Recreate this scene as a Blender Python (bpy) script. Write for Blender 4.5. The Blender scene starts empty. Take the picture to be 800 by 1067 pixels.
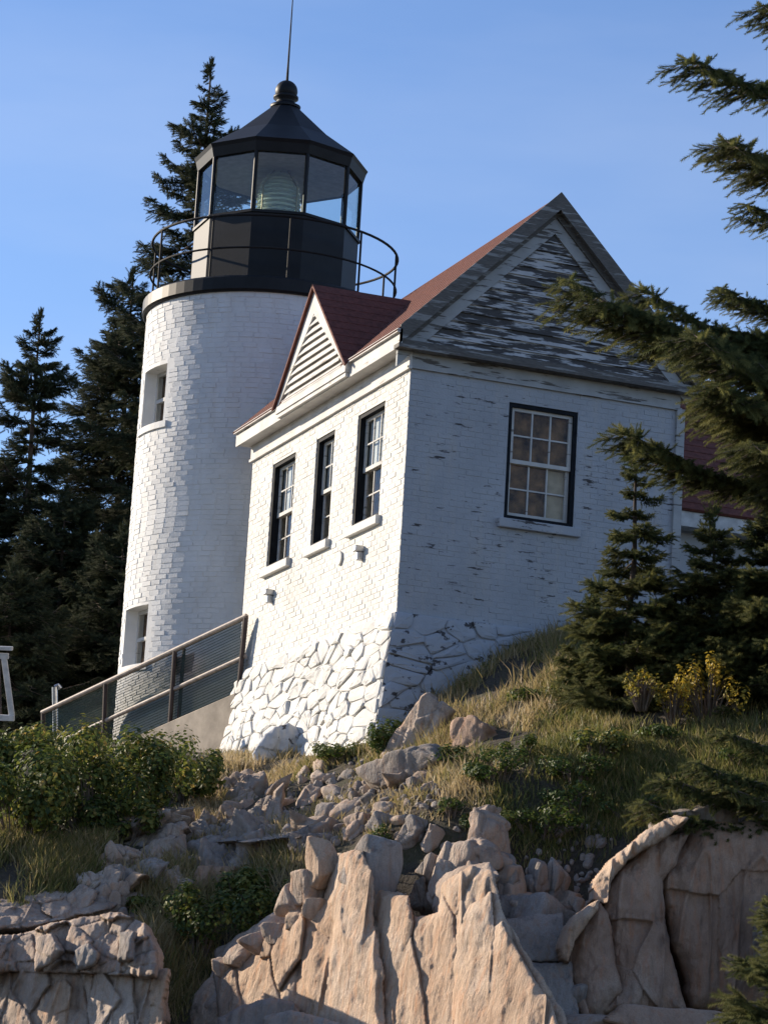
import bpy, bmesh, math, random
import numpy as np
from mathutils import Vector, Matrix
rng = np.random.default_rng(7); random.seed(7)
S = bpy.context.scene; COL = S.collection
PI = math.pi
# ------------------------------------------------------------------ camera
CAM = np.array([-13.3188, -34.4334, -8.0695]); YAW, PITCH, ROLL, FPX = .3625, .2120, .0592, 3000.
FW = np.array([math.sin(YAW)*math.cos(PITCH), math.cos(YAW)*math.cos(PITCH), math.sin(PITCH)])
_R = np.array([math.cos(YAW), -math.sin(YAW), 0.]); _U = np.cross(_R, FW)
RT = _R*math.cos(ROLL)+_U*math.sin(ROLL); UP = -_R*math.sin(ROLL)+_U*math.cos(ROLL)
HR, HF = _R, np.array([math.sin(YAW), math.cos(YAW), 0.])          # level right / level forward
cd = bpy.data.cameras.new('camera'); cam = bpy.data.objects.new('camera', cd); COL.objects.link(cam)
cd.sensor_fit = 'HORIZONTAL'; cd.sensor_width = 36; cd.lens = FPX/800*36; cd.clip_start = .5; cd.clip_end = 20000
m = Matrix.Identity(4)
for i in range(3): m[i][0], m[i][1], m[i][2], m[i][3] = RT[i], UP[i], -FW[i], CAM[i]
cam.matrix_world = m; S.camera = cam
# ------------------------------------------------------------------ light
SUN_AZ, SUN_EL = math.radians(-39), math.radians(19)                # azimuth from +y towards +x
sdir = Vector((math.sin(SUN_AZ)*math.cos(SUN_EL), math.cos(SUN_AZ)*math.cos(SUN_EL), math.sin(SUN_EL)))
W = bpy.data.worlds.new('World'); S.world = W; W.use_nodes = True
wn = W.node_tree.nodes; sky = wn.new('ShaderNodeTexSky'); sky.sky_type = 'NISHITA'; sky.sun_disc = False
sky.sun_elevation = SUN_EL; sky.sun_rotation = SUN_AZ; sky.air_density = 1.0; sky.dust_density = 0; sky.ozone_density = 5
tn_ = wn.new('ShaderNodeMix'); tn_.data_type = 'RGBA'; tn_.blend_type = 'MULTIPLY'; tn_.inputs[0].default_value = 1; tn_.inputs[7].default_value = (1.18, 1.0, 1.0, 1)
W.node_tree.links.new(sky.outputs[0], tn_.inputs[6]); tc_ = wn.new('ShaderNodeTexCoord'); mp_ = wn.new('ShaderNodeMapping'); mp_.inputs['Scale'].default_value = (1.5, 1.5, 6); nz_ = wn.new('ShaderNodeTexNoise'); nz_.inputs['Scale'].default_value = 2.2; nz_.inputs['Detail'].default_value = 6
rm_ = wn.new('ShaderNodeMapRange'); rm_.inputs[1].default_value = .42; rm_.inputs[2].default_value = .75; rm_.inputs[4].default_value = .16; mx_ = wn.new('ShaderNodeMix'); mx_.data_type = 'RGBA'; mx_.inputs[7].default_value = (5.2, 5.4, 5.8, 1)
for a_, b_ in ((tc_.outputs['Generated'], mp_.inputs[0]), (mp_.outputs[0], nz_.inputs[0]), (nz_.outputs[0], rm_.inputs[0]), (rm_.outputs[0], mx_.inputs[0]), (tn_.outputs[2], mx_.inputs[6]), (mx_.outputs[2], wn['Background'].inputs[0])): W.node_tree.links.new(a_, b_); wn['Background'].inputs[1].default_value = .105
sl = bpy.data.lights.new('sun', 'SUN'); sl.energy = 4.3; sl.angle = math.radians(.5); sl.color = (1, .86, .68)
so = bpy.data.objects.new('sun', sl); COL.objects.link(so); so.rotation_euler = sdir.to_track_quat('Z', 'Y').to_euler()
S.view_settings.view_transform = 'Standard'; S.view_settings.look = 'None'; S.view_settings.exposure = .85; S.view_settings.gamma = 1
S.render.engine = 'CYCLES'; S.cycles.max_bounces = 6; S.cycles.transparent_max_bounces = 12
# ------------------------------------------------------------------ projection helpers
def ray(px, py): return FW+(px-400)/FPX*RT-(py-533.5)/FPX*UP
def at(px, py, d): return CAM+ray(px, py)*d
def proj(X):
    d = np.atleast_2d(X)-CAM; z = d@FW
    return 400+FPX*(d@RT)/z, 533.5-FPX*(d@UP)/z, z
def zpx(x, y, py):
    lo, hi = -10., 20.
    for _ in range(40):
        mid = (lo+hi)/2
        if proj((x, y, mid))[1][0] > py: lo = mid
        else: hi = mid
    return (lo+hi)/2
# ------------------------------------------------------------------ noise
def _h(ix, iy, iz, s):
    n = (ix.astype(np.uint32)*np.uint32(374761393)+iy.astype(np.uint32)*np.uint32(668265263)+iz.astype(np.uint32)*np.uint32(2147483647)+np.uint32((s*974711+12345) & 0xffffffff))
    n = (n ^ (n >> np.uint32(13)))*np.uint32(1274126177); n = n ^ (n >> np.uint32(16))
    return (n & np.uint32(0xffffff)).astype(np.float64)/0xffffff
def vnoise(p, s=0):
    i = np.floor(p).astype(np.int64); f = p-i; f = f*f*(3-2*f); r = 0
    for dx in (0, 1):
        for dy in (0, 1):
            for dz in (0, 1):
                w = (f[:, 0] if dx else 1-f[:, 0])*(f[:, 1] if dy else 1-f[:, 1])*(f[:, 2] if dz else 1-f[:, 2])
                r = r+w*_h(i[:, 0]+dx, i[:, 1]+dy, i[:, 2]+dz, s)
    return r*2-1
def fbm(p, o=4, s=0):
    r = 0; a = 1; t = 0
    for k in range(o):
        r = r+a*vnoise(p*2**k+17.3*k, s+k); t += a; a *= .5
    return r/t
# ------------------------------------------------------------------ object helpers
BASE = {}
def tag(o, label=None, cat=None, group=None, kind=None):
    if label: o['label'] = label
    if cat: o['category'] = cat
    if group: o['group'] = group
    if kind: o['kind'] = kind
    return o
def thing(name, loc, label, cat, group=None):
    o = bpy.data.objects.new(name, None); COL.objects.link(o); o.location = tuple(loc); o.empty_display_size = .1
    BASE[o] = np.array(loc, float); return tag(o, label, cat, group)
def link(name, me, parent=None, base=None):
    o = bpy.data.objects.new(name, me); COL.objects.link(o)
    if parent is not None: o.parent = parent; BASE[o] = BASE[parent]
    elif base is not None: o.location = tuple(base); BASE[o] = np.array(base, float)
    else: BASE[o] = np.zeros(3)
    return o
def np_mesh(name, v, faces, mats, mi=None, smooth=False, tint=None):
    me = bpy.data.meshes.new(name); v = np.asarray(v, np.float32); faces = np.asarray(faces, np.int32)
    k = faces.shape[1]; n = len(faces)
    me.vertices.add(len(v)); me.vertices.foreach_set('co', v.ravel())
    me.loops.add(n*k); me.loops.foreach_set('vertex_index', faces.ravel())
    me.polygons.add(n); me.polygons.foreach_set('loop_start', np.arange(0, n*k, k, dtype=np.int32))
    if mi is not None: me.polygons.foreach_set('material_index', np.asarray(mi, np.int32))
    me.polygons.foreach_set('use_smooth', np.full(n, smooth))
    for mm in (mats if isinstance(mats, (list, tuple)) else [mats]): me.materials.append(mm)
    if tint is not None:
        a = me.attributes.new('tint', 'FLOAT', 'POINT'); a.data.foreach_set('value', np.asarray(tint, np.float32))
    me.update(calc_edges=True); return me
class MB:
    def __init__(s): s.v = []; s.f = []
    def add(s, vs, fs):
        b = len(s.v); s.v += [tuple(map(float, q)) for q in vs]; s.f += [tuple(b+i for i in f) for f in fs]; return s
    def box(s, a, b):
        (x0, y0, z0), (x1, y1, z1) = np.minimum(a, b), np.maximum(a, b)
        return s.add([(x0,y0,z0),(x1,y0,z0),(x1,y1,z0),(x0,y1,z0),(x0,y0,z1),(x1,y0,z1),(x1,y1,z1),(x0,y1,z1)],
                     [(0,3,2,1),(4,5,6,7),(0,1,5,4),(1,2,6,5),(2,3,7,6),(3,0,4,7)])
    def hexa(s, q):                                                   # eight corners: bottom loop, top loop
        return s.add(q, [(0,3,2,1),(4,5,6,7),(0,1,5,4),(1,2,6,5),(2,3,7,6),(3,0,4,7)])
    def obox(s, o, ax, ay, az):                                       # corner + three edge vectors
        o, ax, ay, az = map(lambda t: np.array(t, float), (o, ax, ay, az))
        return s.hexa([o, o+ax, o+ax+ay, o+ay, o+az, o+ax+az, o+ax+ay+az, o+ay+az])
    def prism(s, poly, ext):                                          # planar polygon pushed along ext
        poly = [np.array(q, float) for q in poly]; e = np.array(ext, float); n = len(poly)
        return s.add(poly+[q+e for q in poly], [tuple(range(n))[::-1], tuple(range(n, 2*n))]+[(i, (i+1) % n, n+(i+1) % n, n+i) for i in range(n)])
    def tube(s, pts, rad, n=8, cap=True, closed=False):
        pts = [np.array(q, float) for q in pts]; m_ = len(pts); rad = rad if hasattr(rad, '__len__') else [rad]*m_
        b = len(s.v); vs = []
        for i, q in enumerate(pts):
            t = (pts[(i+1) % m_]-pts[i-1]) if closed else pts[min(i+1, m_-1)]-pts[max(i-1, 0)]
            t = t/np.linalg.norm(t); ref = np.array([0, 0, 1.]) if abs(t[2]) < .9 else np.array([1., 0, 0])
            u = np.cross(ref, t); u /= np.linalg.norm(u); w = np.cross(t, u)
            vs += [q+rad[i]*(math.cos(2*PI*k/n)*u+math.sin(2*PI*k/n)*w) for k in range(n)]
        fs = []
        for i in range(m_ if closed else m_-1):
            j = (i+1) % m_
            fs += [(i*n+k, i*n+(k+1) % n, j*n+(k+1) % n, j*n+k) for k in range(n)]
        if cap and not closed: fs += [tuple(range(n))[::-1], tuple((m_-1)*n+k for k in range(n))]
        return s.add(vs, fs)
    def lathe(s, prof, cx, cy, n=32, ph=0):
        vs = [(cx+r*math.sin(ph+2*PI*k/n), cy+r*math.cos(ph+2*PI*k/n), z) for r, z in prof for k in range(n)]
        return s.add(vs, [(i*n+k, i*n+(k+1) % n, (i+1)*n+(k+1) % n, (i+1)*n+k) for i in range(len(prof)-1) for k in range(n)])
    def mesh(s, name, mat, base=(0, 0, 0), smooth=False, bevel=0):
        me = bpy.data.meshes.new(name); b = np.array(base, float)
        me.from_pydata([tuple(np.array(q)-b) for q in s.v], [], s.f)
        bm = bmesh.new(); bm.from_mesh(me); bmesh.ops.recalc_face_normals(bm, faces=bm.faces)
        if bevel: bmesh.ops.bevel(bm, geom=bm.edges[:], offset=bevel, segments=1, affect='EDGES', clamp_overlap=True)
        bm.to_mesh(me); bm.free()
        if smooth: me.polygons.foreach_set('use_smooth', [True]*len(me.polygons))
        me.materials.append(mat); return me
    def build(s, name, mat, parent=None, base=None, smooth=False, bevel=0):
        b = BASE[parent] if parent is not None else (base if base is not None else (0, 0, 0))
        return link(name, s.mesh(name, mat, b, smooth, bevel), parent, base)
# ------------------------------------------------------------------ materials
def new_mat(name):
    mt = bpy.data.materials.new(name); mt.use_nodes = True; nt = mt.node_tree
    return mt, nt, nt.nodes['Principled BSDF']
def N(nt, typ, **kw):
    n = nt.nodes.new(typ)
    for k, v in kw.items():
        if k in n.inputs: n.inputs[k].default_value = v
        else: setattr(n, k, v)
    return n
def pos(nt, scale=(1, 1, 1), rot=(0, 0, 0)):
    g = N(nt, 'ShaderNodeNewGeometry'); mp = N(nt, 'ShaderNodeMapping'); mp.inputs['Scale'].default_value = scale; mp.inputs['Rotation'].default_value = rot
    nt.links.new(g.outputs['Position'], mp.inputs[0]); return mp.outputs[0]
def noise(nt, scale, vec, detail=5, rough=.6):
    n = N(nt, 'ShaderNodeTexNoise'); n.inputs['Scale'].default_value = scale; n.inputs['Detail'].default_value = detail; n.inputs['Roughness'].default_value = rough
    nt.links.new(vec, n.inputs['Vector']); return n.outputs[0]
def ramp(nt, fac, stops):
    r = N(nt, 'ShaderNodeValToRGB'); nt.links.new(fac, r.inputs[0]); e = r.color_ramp.elements
    while len(e) < len(stops): e.new(.5)
    for el, (p, c) in zip(e, stops): el.position = p; el.color = (*c, 1) if len(c) == 3 else c
    return r.outputs[0]
def mix(nt, fac, a, b, mode='MIX'):
    n = N(nt, 'ShaderNodeMix'); n.data_type = 'RGBA'; n.blend_type = mode
    for src, i in ((fac, 0), (a, 6), (b, 7)):
        if isinstance(src, (int, float)): n.inputs[i].default_value = src
        elif isinstance(src, tuple): n.inputs[i].default_value = (*src, 1)
        else: nt.links.new(src, n.inputs[i])
    return n.outputs[2]
def bump(nt, bs, h, strength=.5, dist=.02, prev=None):
    b = N(nt, 'ShaderNodeBump'); b.inputs['Strength'].default_value = strength; b.inputs['Distance'].default_value = dist
    nt.links.new(h, b.inputs['Height'])
    if prev is not None: nt.links.new(prev, b.inputs['Normal'])
    nt.links.new(b.outputs[0], bs.inputs['Normal']); return b.outputs[0]
def plain(name, c, rough=.6, var=.25, scale=8, metal=0, bmp=.15, spec=.35):
    mt, nt, bs = new_mat(name); p = pos(nt); n = noise(nt, scale, p)
    c2 = tuple(x*(1-var) for x in c); c3 = tuple(min(1, x*(1+var*.5)) for x in c)
    nt.links.new(ramp(nt, n, [(.3, c2), (.7, c3)]), bs.inputs['Base Color'])
    bs.inputs['Roughness'].default_value = rough; bs.inputs['Metallic'].default_value = metal; bs.inputs['Specular IOR Level'].default_value = spec
    if bmp: bump(nt, bs, noise(nt, scale*6, p), bmp, .01)
    return mt
def paint_brick(name, white=(.80, .78, .74), dark=(.06, .055, .055), lo=.66, stretch=(1.2, 1.2, 7), rough=.75, grime=.18):
    mt, nt, bs = new_mat(name); p = pos(nt)
    base = ramp(nt, noise(nt, 1.3, p, 6), [(.3, tuple(c*(1-grime) for c in white)), (.65, white)])
    base = mix(nt, ramp(nt, noise(nt, 9, pos(nt, (1, 1, 2.4)), 4), [(.55, (0, 0, 0)), (.8, (.35,)*3)]), base, (.52, .50, .46))
    base = mix(nt, ramp(nt, noise(nt, 2.0, pos(nt, (2.5, 2.5, .35)), 6, .65), [(.5, (0, 0, 0)), (.75, (.38,)*3)]), base, (.50, .46, .40))
    n1 = noise(nt, 2.6, pos(nt, stretch), 7, .68); big = noise(nt, .8, p, 2)
    s = N(nt, 'ShaderNodeMath', operation='ADD'); nt.links.new(n1, s.inputs[0])
    sc = N(nt, 'ShaderNodeMath', operation='MULTIPLY'); nt.links.new(big, sc.inputs[0]); sc.inputs[1].default_value = .35
    nt.links.new(sc.outputs[0], s.inputs[1])
    mask = ramp(nt, s.outputs[0], [(lo+.17, (0, 0, 0)), (lo+.20, (1, 1, 1))])
    nt.links.new(mix(nt, mask, base, dark), bs.inputs['Base Color']); bs.inputs['Roughness'].default_value = rough
    b1 = bump(nt, bs, mask, -.4, .006); bump(nt, bs, noise(nt, 38, p, 4), .35, .012, b1); return mt
def peeling_wood(name, amount, white=(.62, .62, .60), dark=(.055, .05, .048)):
    mt, nt, bs = new_mat(name)
    n1 = noise(nt, 2.6, pos(nt, (.55, .55, 5.5)), 6, .64); mask = ramp(nt, n1, [(amount-.02, (1, 1, 1)), (amount+.02, (0, 0, 0))])
    grain = ramp(nt, noise(nt, 6, pos(nt, (2, 2, 26)), 5), [(.3, dark), (.75, tuple(c*2.6 for c in dark))])
    w = ramp(nt, noise(nt, 3, pos(nt)), [(.3, tuple(c*.72 for c in white)), (.7, white)])
    nt.links.new(mix(nt, mask, w, grain), bs.inputs['Base Color']); bs.inputs['Roughness'].default_value = .8
    bump(nt, bs, mask, -.5, .006); return mt
def granite(name, a, b, c, stain=(.07, .06, .055), amt=.5):
    mt, nt, bs = new_mat(name); p = pos(nt)
    col = ramp(nt, noise(nt, 1.1, p, 6, .65), [(.30, a), (.5, b), (.70, c)])
    col = mix(nt, ramp(nt, noise(nt, 70, p, 3), [(.35, (0, 0, 0)), (.75, (.55,)*3)]), col, tuple(x*.55 for x in b))
    streak = ramp(nt, noise(nt, 2.2, pos(nt, (3.2, 3.2, .45), (.1, .12, 0)), 6, .7), [(.5, (0, 0, 0)), (.68, (amt,)*3)])
    col = mix(nt, streak, col, tuple(x*.42 for x in a))
    lich = ramp(nt, noise(nt, 3.1, p, 8, .72), [(.57, (0, 0, 0)), (.66, (amt*.9,)*3)])
    col = mix(nt, lich, col, stain)
    ir = ramp(nt, noise(nt, 3.4, pos(nt, (4.5, 4.5, .5), (.12, -.1, 0)), 5, .6), [(.52, (0, 0, 0)), (.7, (.55,)*3)]); col = mix(nt, ir, col, tuple(x*y for x, y in zip(b, (.95, .62, .42))))
    nt.links.new(col, bs.inputs['Base Color']); bs.inputs['Roughness'].default_value = .85
    b1 = bump(nt, bs, noise(nt, 6, pos(nt, (1.6, 1.6, .55)), 8, .7), 1., .06)
    bump(nt, bs, noise(nt, 45, p, 5), .5, .012, b1); return mt
def leafy(name, stops, trans=.3, rough=.55, obj_var=False, spec=.3):
    mt, nt, bs = new_mat(name); a = N(nt, 'ShaderNodeAttribute', attribute_name='tint')
    col = ramp(nt, a.outputs['Fac'], stops)
    if obj_var:
        oi = N(nt, 'ShaderNodeObjectInfo'); col = mix(nt, ramp(nt, oi.outputs['Random'], [(0, (0, 0, 0)), (1, (.45,)*3)]), col, tuple(x*.6 for x in stops[-1][1]))
    nt.links.new(col, bs.inputs['Base Color']); bs.inputs['Roughness'].default_value = rough; bs.inputs['Specular IOR Level'].default_value = spec
    tr = N(nt, 'ShaderNodeBsdfTranslucent'); nt.links.new(col, tr.inputs[0]); ms = N(nt, 'ShaderNodeMixShader'); ms.inputs[0].default_value = trans
    nt.links.new(bs.outputs[0], ms.inputs[1]); nt.links.new(tr.outputs[0], ms.inputs[2]); nt.links.new(ms.outputs[0], nt.nodes['Material Output'].inputs[0]); return mt
def glassy(name, tintc=(.9, .95, .95), fac=.12, rough=.03):
    mt, nt, bs = new_mat(name); t = N(nt, 'ShaderNodeBsdfTransparent'); t.inputs[0].default_value = (*tintc, 1)
    g = N(nt, 'ShaderNodeBsdfGlossy'); g.inputs['Roughness'].default_value = rough
    fr = N(nt, 'ShaderNodeFresnel'); fr.inputs[0].default_value = 1.35; ad = N(nt, 'ShaderNodeMath', operation='ADD'); nt.links.new(fr.outputs[0], ad.inputs[0]); ad.inputs[1].default_value = fac; gm = N(nt, 'ShaderNodeNewGeometry'); iv = N(nt, 'ShaderNodeMath', operation='SUBTRACT'); iv.inputs[0].default_value = 1; nt.links.new(gm.outputs['Backfacing'], iv.inputs[1]); mu = N(nt, 'ShaderNodeMath', operation='MULTIPLY'); nt.links.new(ad.outputs[0], mu.inputs[0]); nt.links.new(iv.outputs[0], mu.inputs[1]); ad = mu
    n = noise(nt, 1.5, pos(nt)); b = N(nt, 'ShaderNodeBump'); b.inputs['Strength'].default_value = .04; nt.links.new(n, b.inputs['Height']); nt.links.new(b.outputs[0], g.inputs['Normal'])
    ms = N(nt, 'ShaderNodeMixShader'); nt.links.new(ad.outputs[0], ms.inputs[0]); nt.links.new(t.outputs[0], ms.inputs[1]); nt.links.new(g.outputs[0], ms.inputs[2])
    nt.links.new(ms.outputs[0], nt.nodes['Material Output'].inputs[0]); return mt
M = {}
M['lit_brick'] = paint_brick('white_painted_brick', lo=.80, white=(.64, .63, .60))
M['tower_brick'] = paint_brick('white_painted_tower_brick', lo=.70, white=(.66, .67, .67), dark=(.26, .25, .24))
M['gable_brick'] = paint_brick('peeling_brick_shade_tone', lo=.615, white=(.40, .42, .45))  # peeling white paint, darkened and blued: shade is put into the colour
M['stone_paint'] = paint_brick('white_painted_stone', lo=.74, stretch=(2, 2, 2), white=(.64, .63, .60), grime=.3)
M['stone_shade'] = paint_brick('peeling_stone_shade_tone', lo=.55, stretch=(2, 2, 2.5), white=(.41, .43, .46))  # shaded copy of the white stone paint, darker and bluer, also peeling
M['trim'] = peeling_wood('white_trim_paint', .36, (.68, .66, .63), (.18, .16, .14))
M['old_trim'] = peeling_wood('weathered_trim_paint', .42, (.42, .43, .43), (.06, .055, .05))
M['rake'] = peeling_wood('bare_grey_rake_board', .56, (.30, .30, .29), (.065, .06, .054))
M['clap'] = peeling_wood('peeling_clapboard_paint', .52, (.55, .55, .55), (.035, .032, .03))
M['roof'] = plain('dark_red_shingle', (.15, .050, .036), .85, .4, 14, bmp=.5)
M['black'] = plain('black_enamel', (.010, .011, .013), .5, .4, 3, bmp=.06, spec=.22)
M['black_matt'] = plain('black_weathered_metal', (.014, .013, .013), .65, .4, 6, spec=.2)
M['dark_frame'] = plain('blue_black_frame_paint', (.012, .014, .018), .75, .5, 9, spec=.15)
M['sash'] = peeling_wood('white_sash_paint', .38, (.62, .61, .58), (.12, .11, .10))
M['glass'] = glassy('window_glass', (.9, .92, .92), .0)
M['lantern_glass'] = glassy('lantern_glass', (.92, .96, .96), .05)
M['lens'] = None
M['concrete'] = plain('weathered_concrete', (.40, .34, .27), .9, .35, 3, bmp=.4)
M['steel'] = plain('galvanised_steel', (.45, .45, .45), .35, .3, 10, .8)
M['rust'] = plain('brown_rusted_pipe', (.42, .35, .30), .6, .4, 12)
M['post'] = plain('dark_rusted_post', (.07, .05, .045), .7, .4, 12)
M['gpaint'] = plain('grey_white_wood_paint', (.58, .58, .57), .65, .3, 6)
M['pane_backing'] = plain('mottled_brown_backing', (.30, .15, .06), .95, .8, 6, spec=.1)
M['tan'] = plain('tan_curtain_cloth', (.66, .50, .33), .9, .25, 6)
M['pinkboard'] = plain('faded_pink_board', (.55, .42, .40), .8, .2, 5)
M['bark'] = plain('spruce_bark', (.10, .075, .06), .95, .5, 18, bmp=.8)
M['twigwood'] = plain('grey_twig_wood', (.17, .13, .10), .9, .4, 12)
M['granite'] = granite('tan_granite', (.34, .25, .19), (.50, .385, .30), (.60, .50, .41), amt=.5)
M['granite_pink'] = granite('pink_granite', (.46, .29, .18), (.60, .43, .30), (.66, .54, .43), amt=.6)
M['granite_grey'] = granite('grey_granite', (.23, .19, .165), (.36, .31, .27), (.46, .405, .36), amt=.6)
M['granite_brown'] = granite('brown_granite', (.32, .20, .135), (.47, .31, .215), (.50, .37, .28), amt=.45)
# fresnel lens glass
mt, nt, bs = new_mat('fresnel_lens_glass'); bs.inputs['Base Color'].default_value = (.88, .95, .84, 1); bs.inputs['Roughness'].default_value = .03
bs.inputs['Transmission Weight'].default_value = .65; bs.inputs['IOR'].default_value = 1.5; bump(nt, bs, noise(nt, 14, pos(nt)), .25, .02); M['lens'] = mt
# soil
mt, nt, bs = new_mat('soil_and_moss'); p = pos(nt)
c = ramp(nt, noise(nt, 1.3, p, 7, .65), [(.3, (.035, .028, .02)), (.48, (.085, .066, .045)), (.6, (.075, .075, .03)), (.75, (.13, .10, .065))])
c = mix(nt, ramp(nt, noise(nt, 30, p, 4), [(.4, (0, 0, 0)), (.7, (.6,)*3)]), c, (.16, .13, .10))
nt.links.new(c, bs.inputs['Base Color']); bs.inputs['Roughness'].default_value = .95
b1 = bump(nt, bs, noise(nt, 5, p, 8, .7), .9, .12); bump(nt, bs, noise(nt, 40, p, 4), .7, .02, b1); M['soil'] = mt
M['needle'] = leafy('spruce_needles', [(0, (.024, .034, .018)), (.5, (.06, .08, .03)), (1, (.23, .22, .075))], .34, .75, True, .12)  # yellow end of the ramp paints sunlight onto the tips
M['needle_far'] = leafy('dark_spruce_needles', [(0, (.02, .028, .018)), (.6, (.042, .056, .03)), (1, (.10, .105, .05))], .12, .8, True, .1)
M['rose'] = leafy('rose_bush_leaves', [(0, (.035, .06, .016)), (.5, (.10, .135, .03)), (.8, (.23, .23, .05)), (1, (.34, .25, .07))], .4)
M['green'] = leafy('bright_green_leaves', [(0, (.03, .055, .012)), (.6, (.08, .12, .025)), (1, (.17, .17, .04))], .32)
M['gold'] = leafy('golden_yellow_leaves', [(0, (.12, .13, .03)), (.4, (.36, .28, .04)), (1, (.60, .42, .06))], .35)
M['grass'] = leafy('dry_and_green_grass', [(0, (.08, .11, .03)), (.35, (.20, .20, .06)), (.7, (.36, .28, .13)), (1, (.50, .39, .23))], .42)
M['petal'] = plain('pale_pink_petals', (.62, .45, .45), .7, .3, 20)
#@@GROUND
# ------------------------------------------------------------------ ground
ctrl = []
def cp(px, rows):
    for py, d in rows: ctrl.append(at(px, py, d))
cp(0,   [(778, 38), (830, 35), (885, 33), (950, 31.6), (1000, 31.2), (1067, 30.9), (1600, 20)])
cp(150, [(785, 40), (865, 35), (930, 32.5), (985, 31.4), (1067, 30.6), (1600, 20)])
cp(235, [(792, 42.7), (845, 37.5), (900, 33.5), (980, 32), (1067, 30.8), (1600, 20)])
cp(300, [(792, 40.5), (850, 35), (905, 32.2), (980, 31.4), (1067, 30.6), (1600, 20)])
cp(390, [(768, 36.9), (825, 33.5), (880, 31.3), (950, 30.8), (1067, 30.2), (1600, 20)])
cp(450, [(735, 36.9), (800, 33.5), (870, 31), (940, 30.5), (1067, 30), (1600, 20)])
cp(520, [(690, 37.1), (740, 35.5), (800, 32.7), (880, 30.6), (940, 30.2), (1067, 29.8), (1600, 20)])
cp(600, [(662, 37.6), (720, 35), (800, 31.5), (865, 29.7), (1067, 29.3), (1600, 20)])
cp(750, [(645, 38.6), (700, 35.0), (800, 31), (850, 29.4), (1067, 28.6), (1600, 20)])
cp(950, [(640, 38.8), (700, 34.5), (800, 30.5), (850, 28.8), (1067, 26.6), (1600, 20)])
cp(1200, [(640, 38.8), (700, 34.5), (800, 30.5), (850, 28.8), (1067, 26.6), (1600, 20)])
for x, y, z in [(4, 6, -1.2), (9, 4, -.9), (9, 12, -.8), (2, 14, -1.6), (-2, 10, -2.4), (-3, 16, -2.3), (-5, 12, -2.7), (-6, 18, -2.6), (4, 20, -1.6), (12, 20, -1),
                (-13, -34, -9.8), (-20, -32, -9.9), (-5, -38, -9.9), (-13, -42, -10.2), (-22, -20, -9), (2, -28, -8.8), (12, -14, -5), (-26, -4, -8)]:
    ctrl.append(np.array([x, y, z], float))
ctrl = [c_ for c_ in ctrl if c_[0] > -8.2 or c_[1] < -9]
for x, y, z in [(-9.5, -3, -7.2), (-9, 1, -6.2), (-8.5, 5, -5.2), (-12, 0, -7), (-12, 6, -6.2), (-16, 4, -7), (-12, 12, -5.5), (-20, 10, -7), (-10, -8, -8)]: ctrl.append(np.array([x, y, z], float))
ctrl = np.array(ctrl); _n = len(ctrl)
_D = np.linalg.norm(ctrl[:, None, :2]-ctrl[None, :, :2], axis=2)
_A = np.zeros((_n+3, _n+3)); _A[:_n, :_n] = _D+np.eye(_n)*-.02; _A[:_n, _n] = 1; _A[:_n, _n+1:] = ctrl[:, :2]; _A[_n:, :_n] = _A[:_n, _n:].T
_w = np.linalg.solve(_A, np.concatenate([ctrl[:, 2], [0, 0, 0]]))
def height(xy, rough=True):
    xy = np.atleast_2d(xy)[:, :2].astype(float); out = np.zeros(len(xy))
    q = np.clip(xy, [-30, -46], [20, 24])
    for i in range(0, len(xy), 20000):
        s_ = slice(i, i+20000); d = np.linalg.norm(q[s_, None]-ctrl[None, :, :2], axis=2)
        out[s_] = d@_w[:_n]+_w[_n]+q[s_]@_w[_n+1:]
    far = np.linalg.norm(xy-q, axis=1); fall = np.clip(far/60, 0, 1)
    tgt = np.where(xy[:, 1] < 0, -12, -4.)
    out = out*(1-fall)+tgt*fall
    if rough:
        p3 = np.column_stack([xy, np.zeros(len(xy))])
        out = out+.10*fbm(p3*.9, 3, 3)+.05*fbm(p3*3.1, 3, 9)
    return out
def axis_lines(lo, hi, step, far):
    a = list(np.arange(lo, hi+1e-6, step)); s_ = step; x = hi
    while x < far: s_ *= 1.35; x += s_; a.append(x)
    s_ = step; x = lo
    while x > -far: s_ *= 1.35; x -= s_; a.insert(0, x)
    return np.array(a)
gx, gy = axis_lines(-13, 9, .13, 4000), axis_lines(-12, 9, .13, 4000)
GX, GY = np.meshgrid(gx, gy); gp = np.column_stack([GX.ravel(), GY.ravel()]); gz = height(gp)
nx, ny = len(gx), len(gy); ii = (np.arange(ny-1)[:, None]*nx+np.arange(nx-1)[None]).ravel()
o = link('ground', np_mesh('ground', np.column_stack([gp, gz]), np.column_stack([ii, ii+1, ii+nx+1, ii+nx]), M['soil'], smooth=True)); tag(o, kind='structure')
_dd = np.concatenate([np.linspace(18, 55, 420)])
def hit(px, py):
    P = CAM+ray(px, py)*_dd[:, None]; b = np.nonzero(P[:, 2] < height(P))[0]
    i = b[0] if len(b) else np.argmin(P[:, 2]-height(P)); return P[i], _dd[i]
def inpoly(x, y, poly):
    r = np.zeros(len(x), bool); n = len(poly)
    for i in range(n):
        (x0, y0), (x1, y1) = poly[i], poly[(i+1) % n]
        if y0 == y1: continue
        c = ((y0 > y) != (y1 > y)) & (x < (x1-x0)*(y-y0)/(y1-y0)+x0); r ^= c
    return r
# terrain patches are named by the outline they have on the hillside
_c = np.column_stack([rng.uniform(-13, 9, 400000), rng.uniform(-12, 9, 400000)]); _c = np.column_stack([_c, height(_c)])
_px, _py, _ = proj(_c)
def patch(poly, n):
    k = np.nonzero(inpoly(_px, _py, poly))[0]
    return _c[rng.choice(k, min(n, len(k)), replace=len(k) < n)] if len(k) else np.zeros((0, 3))
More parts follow.
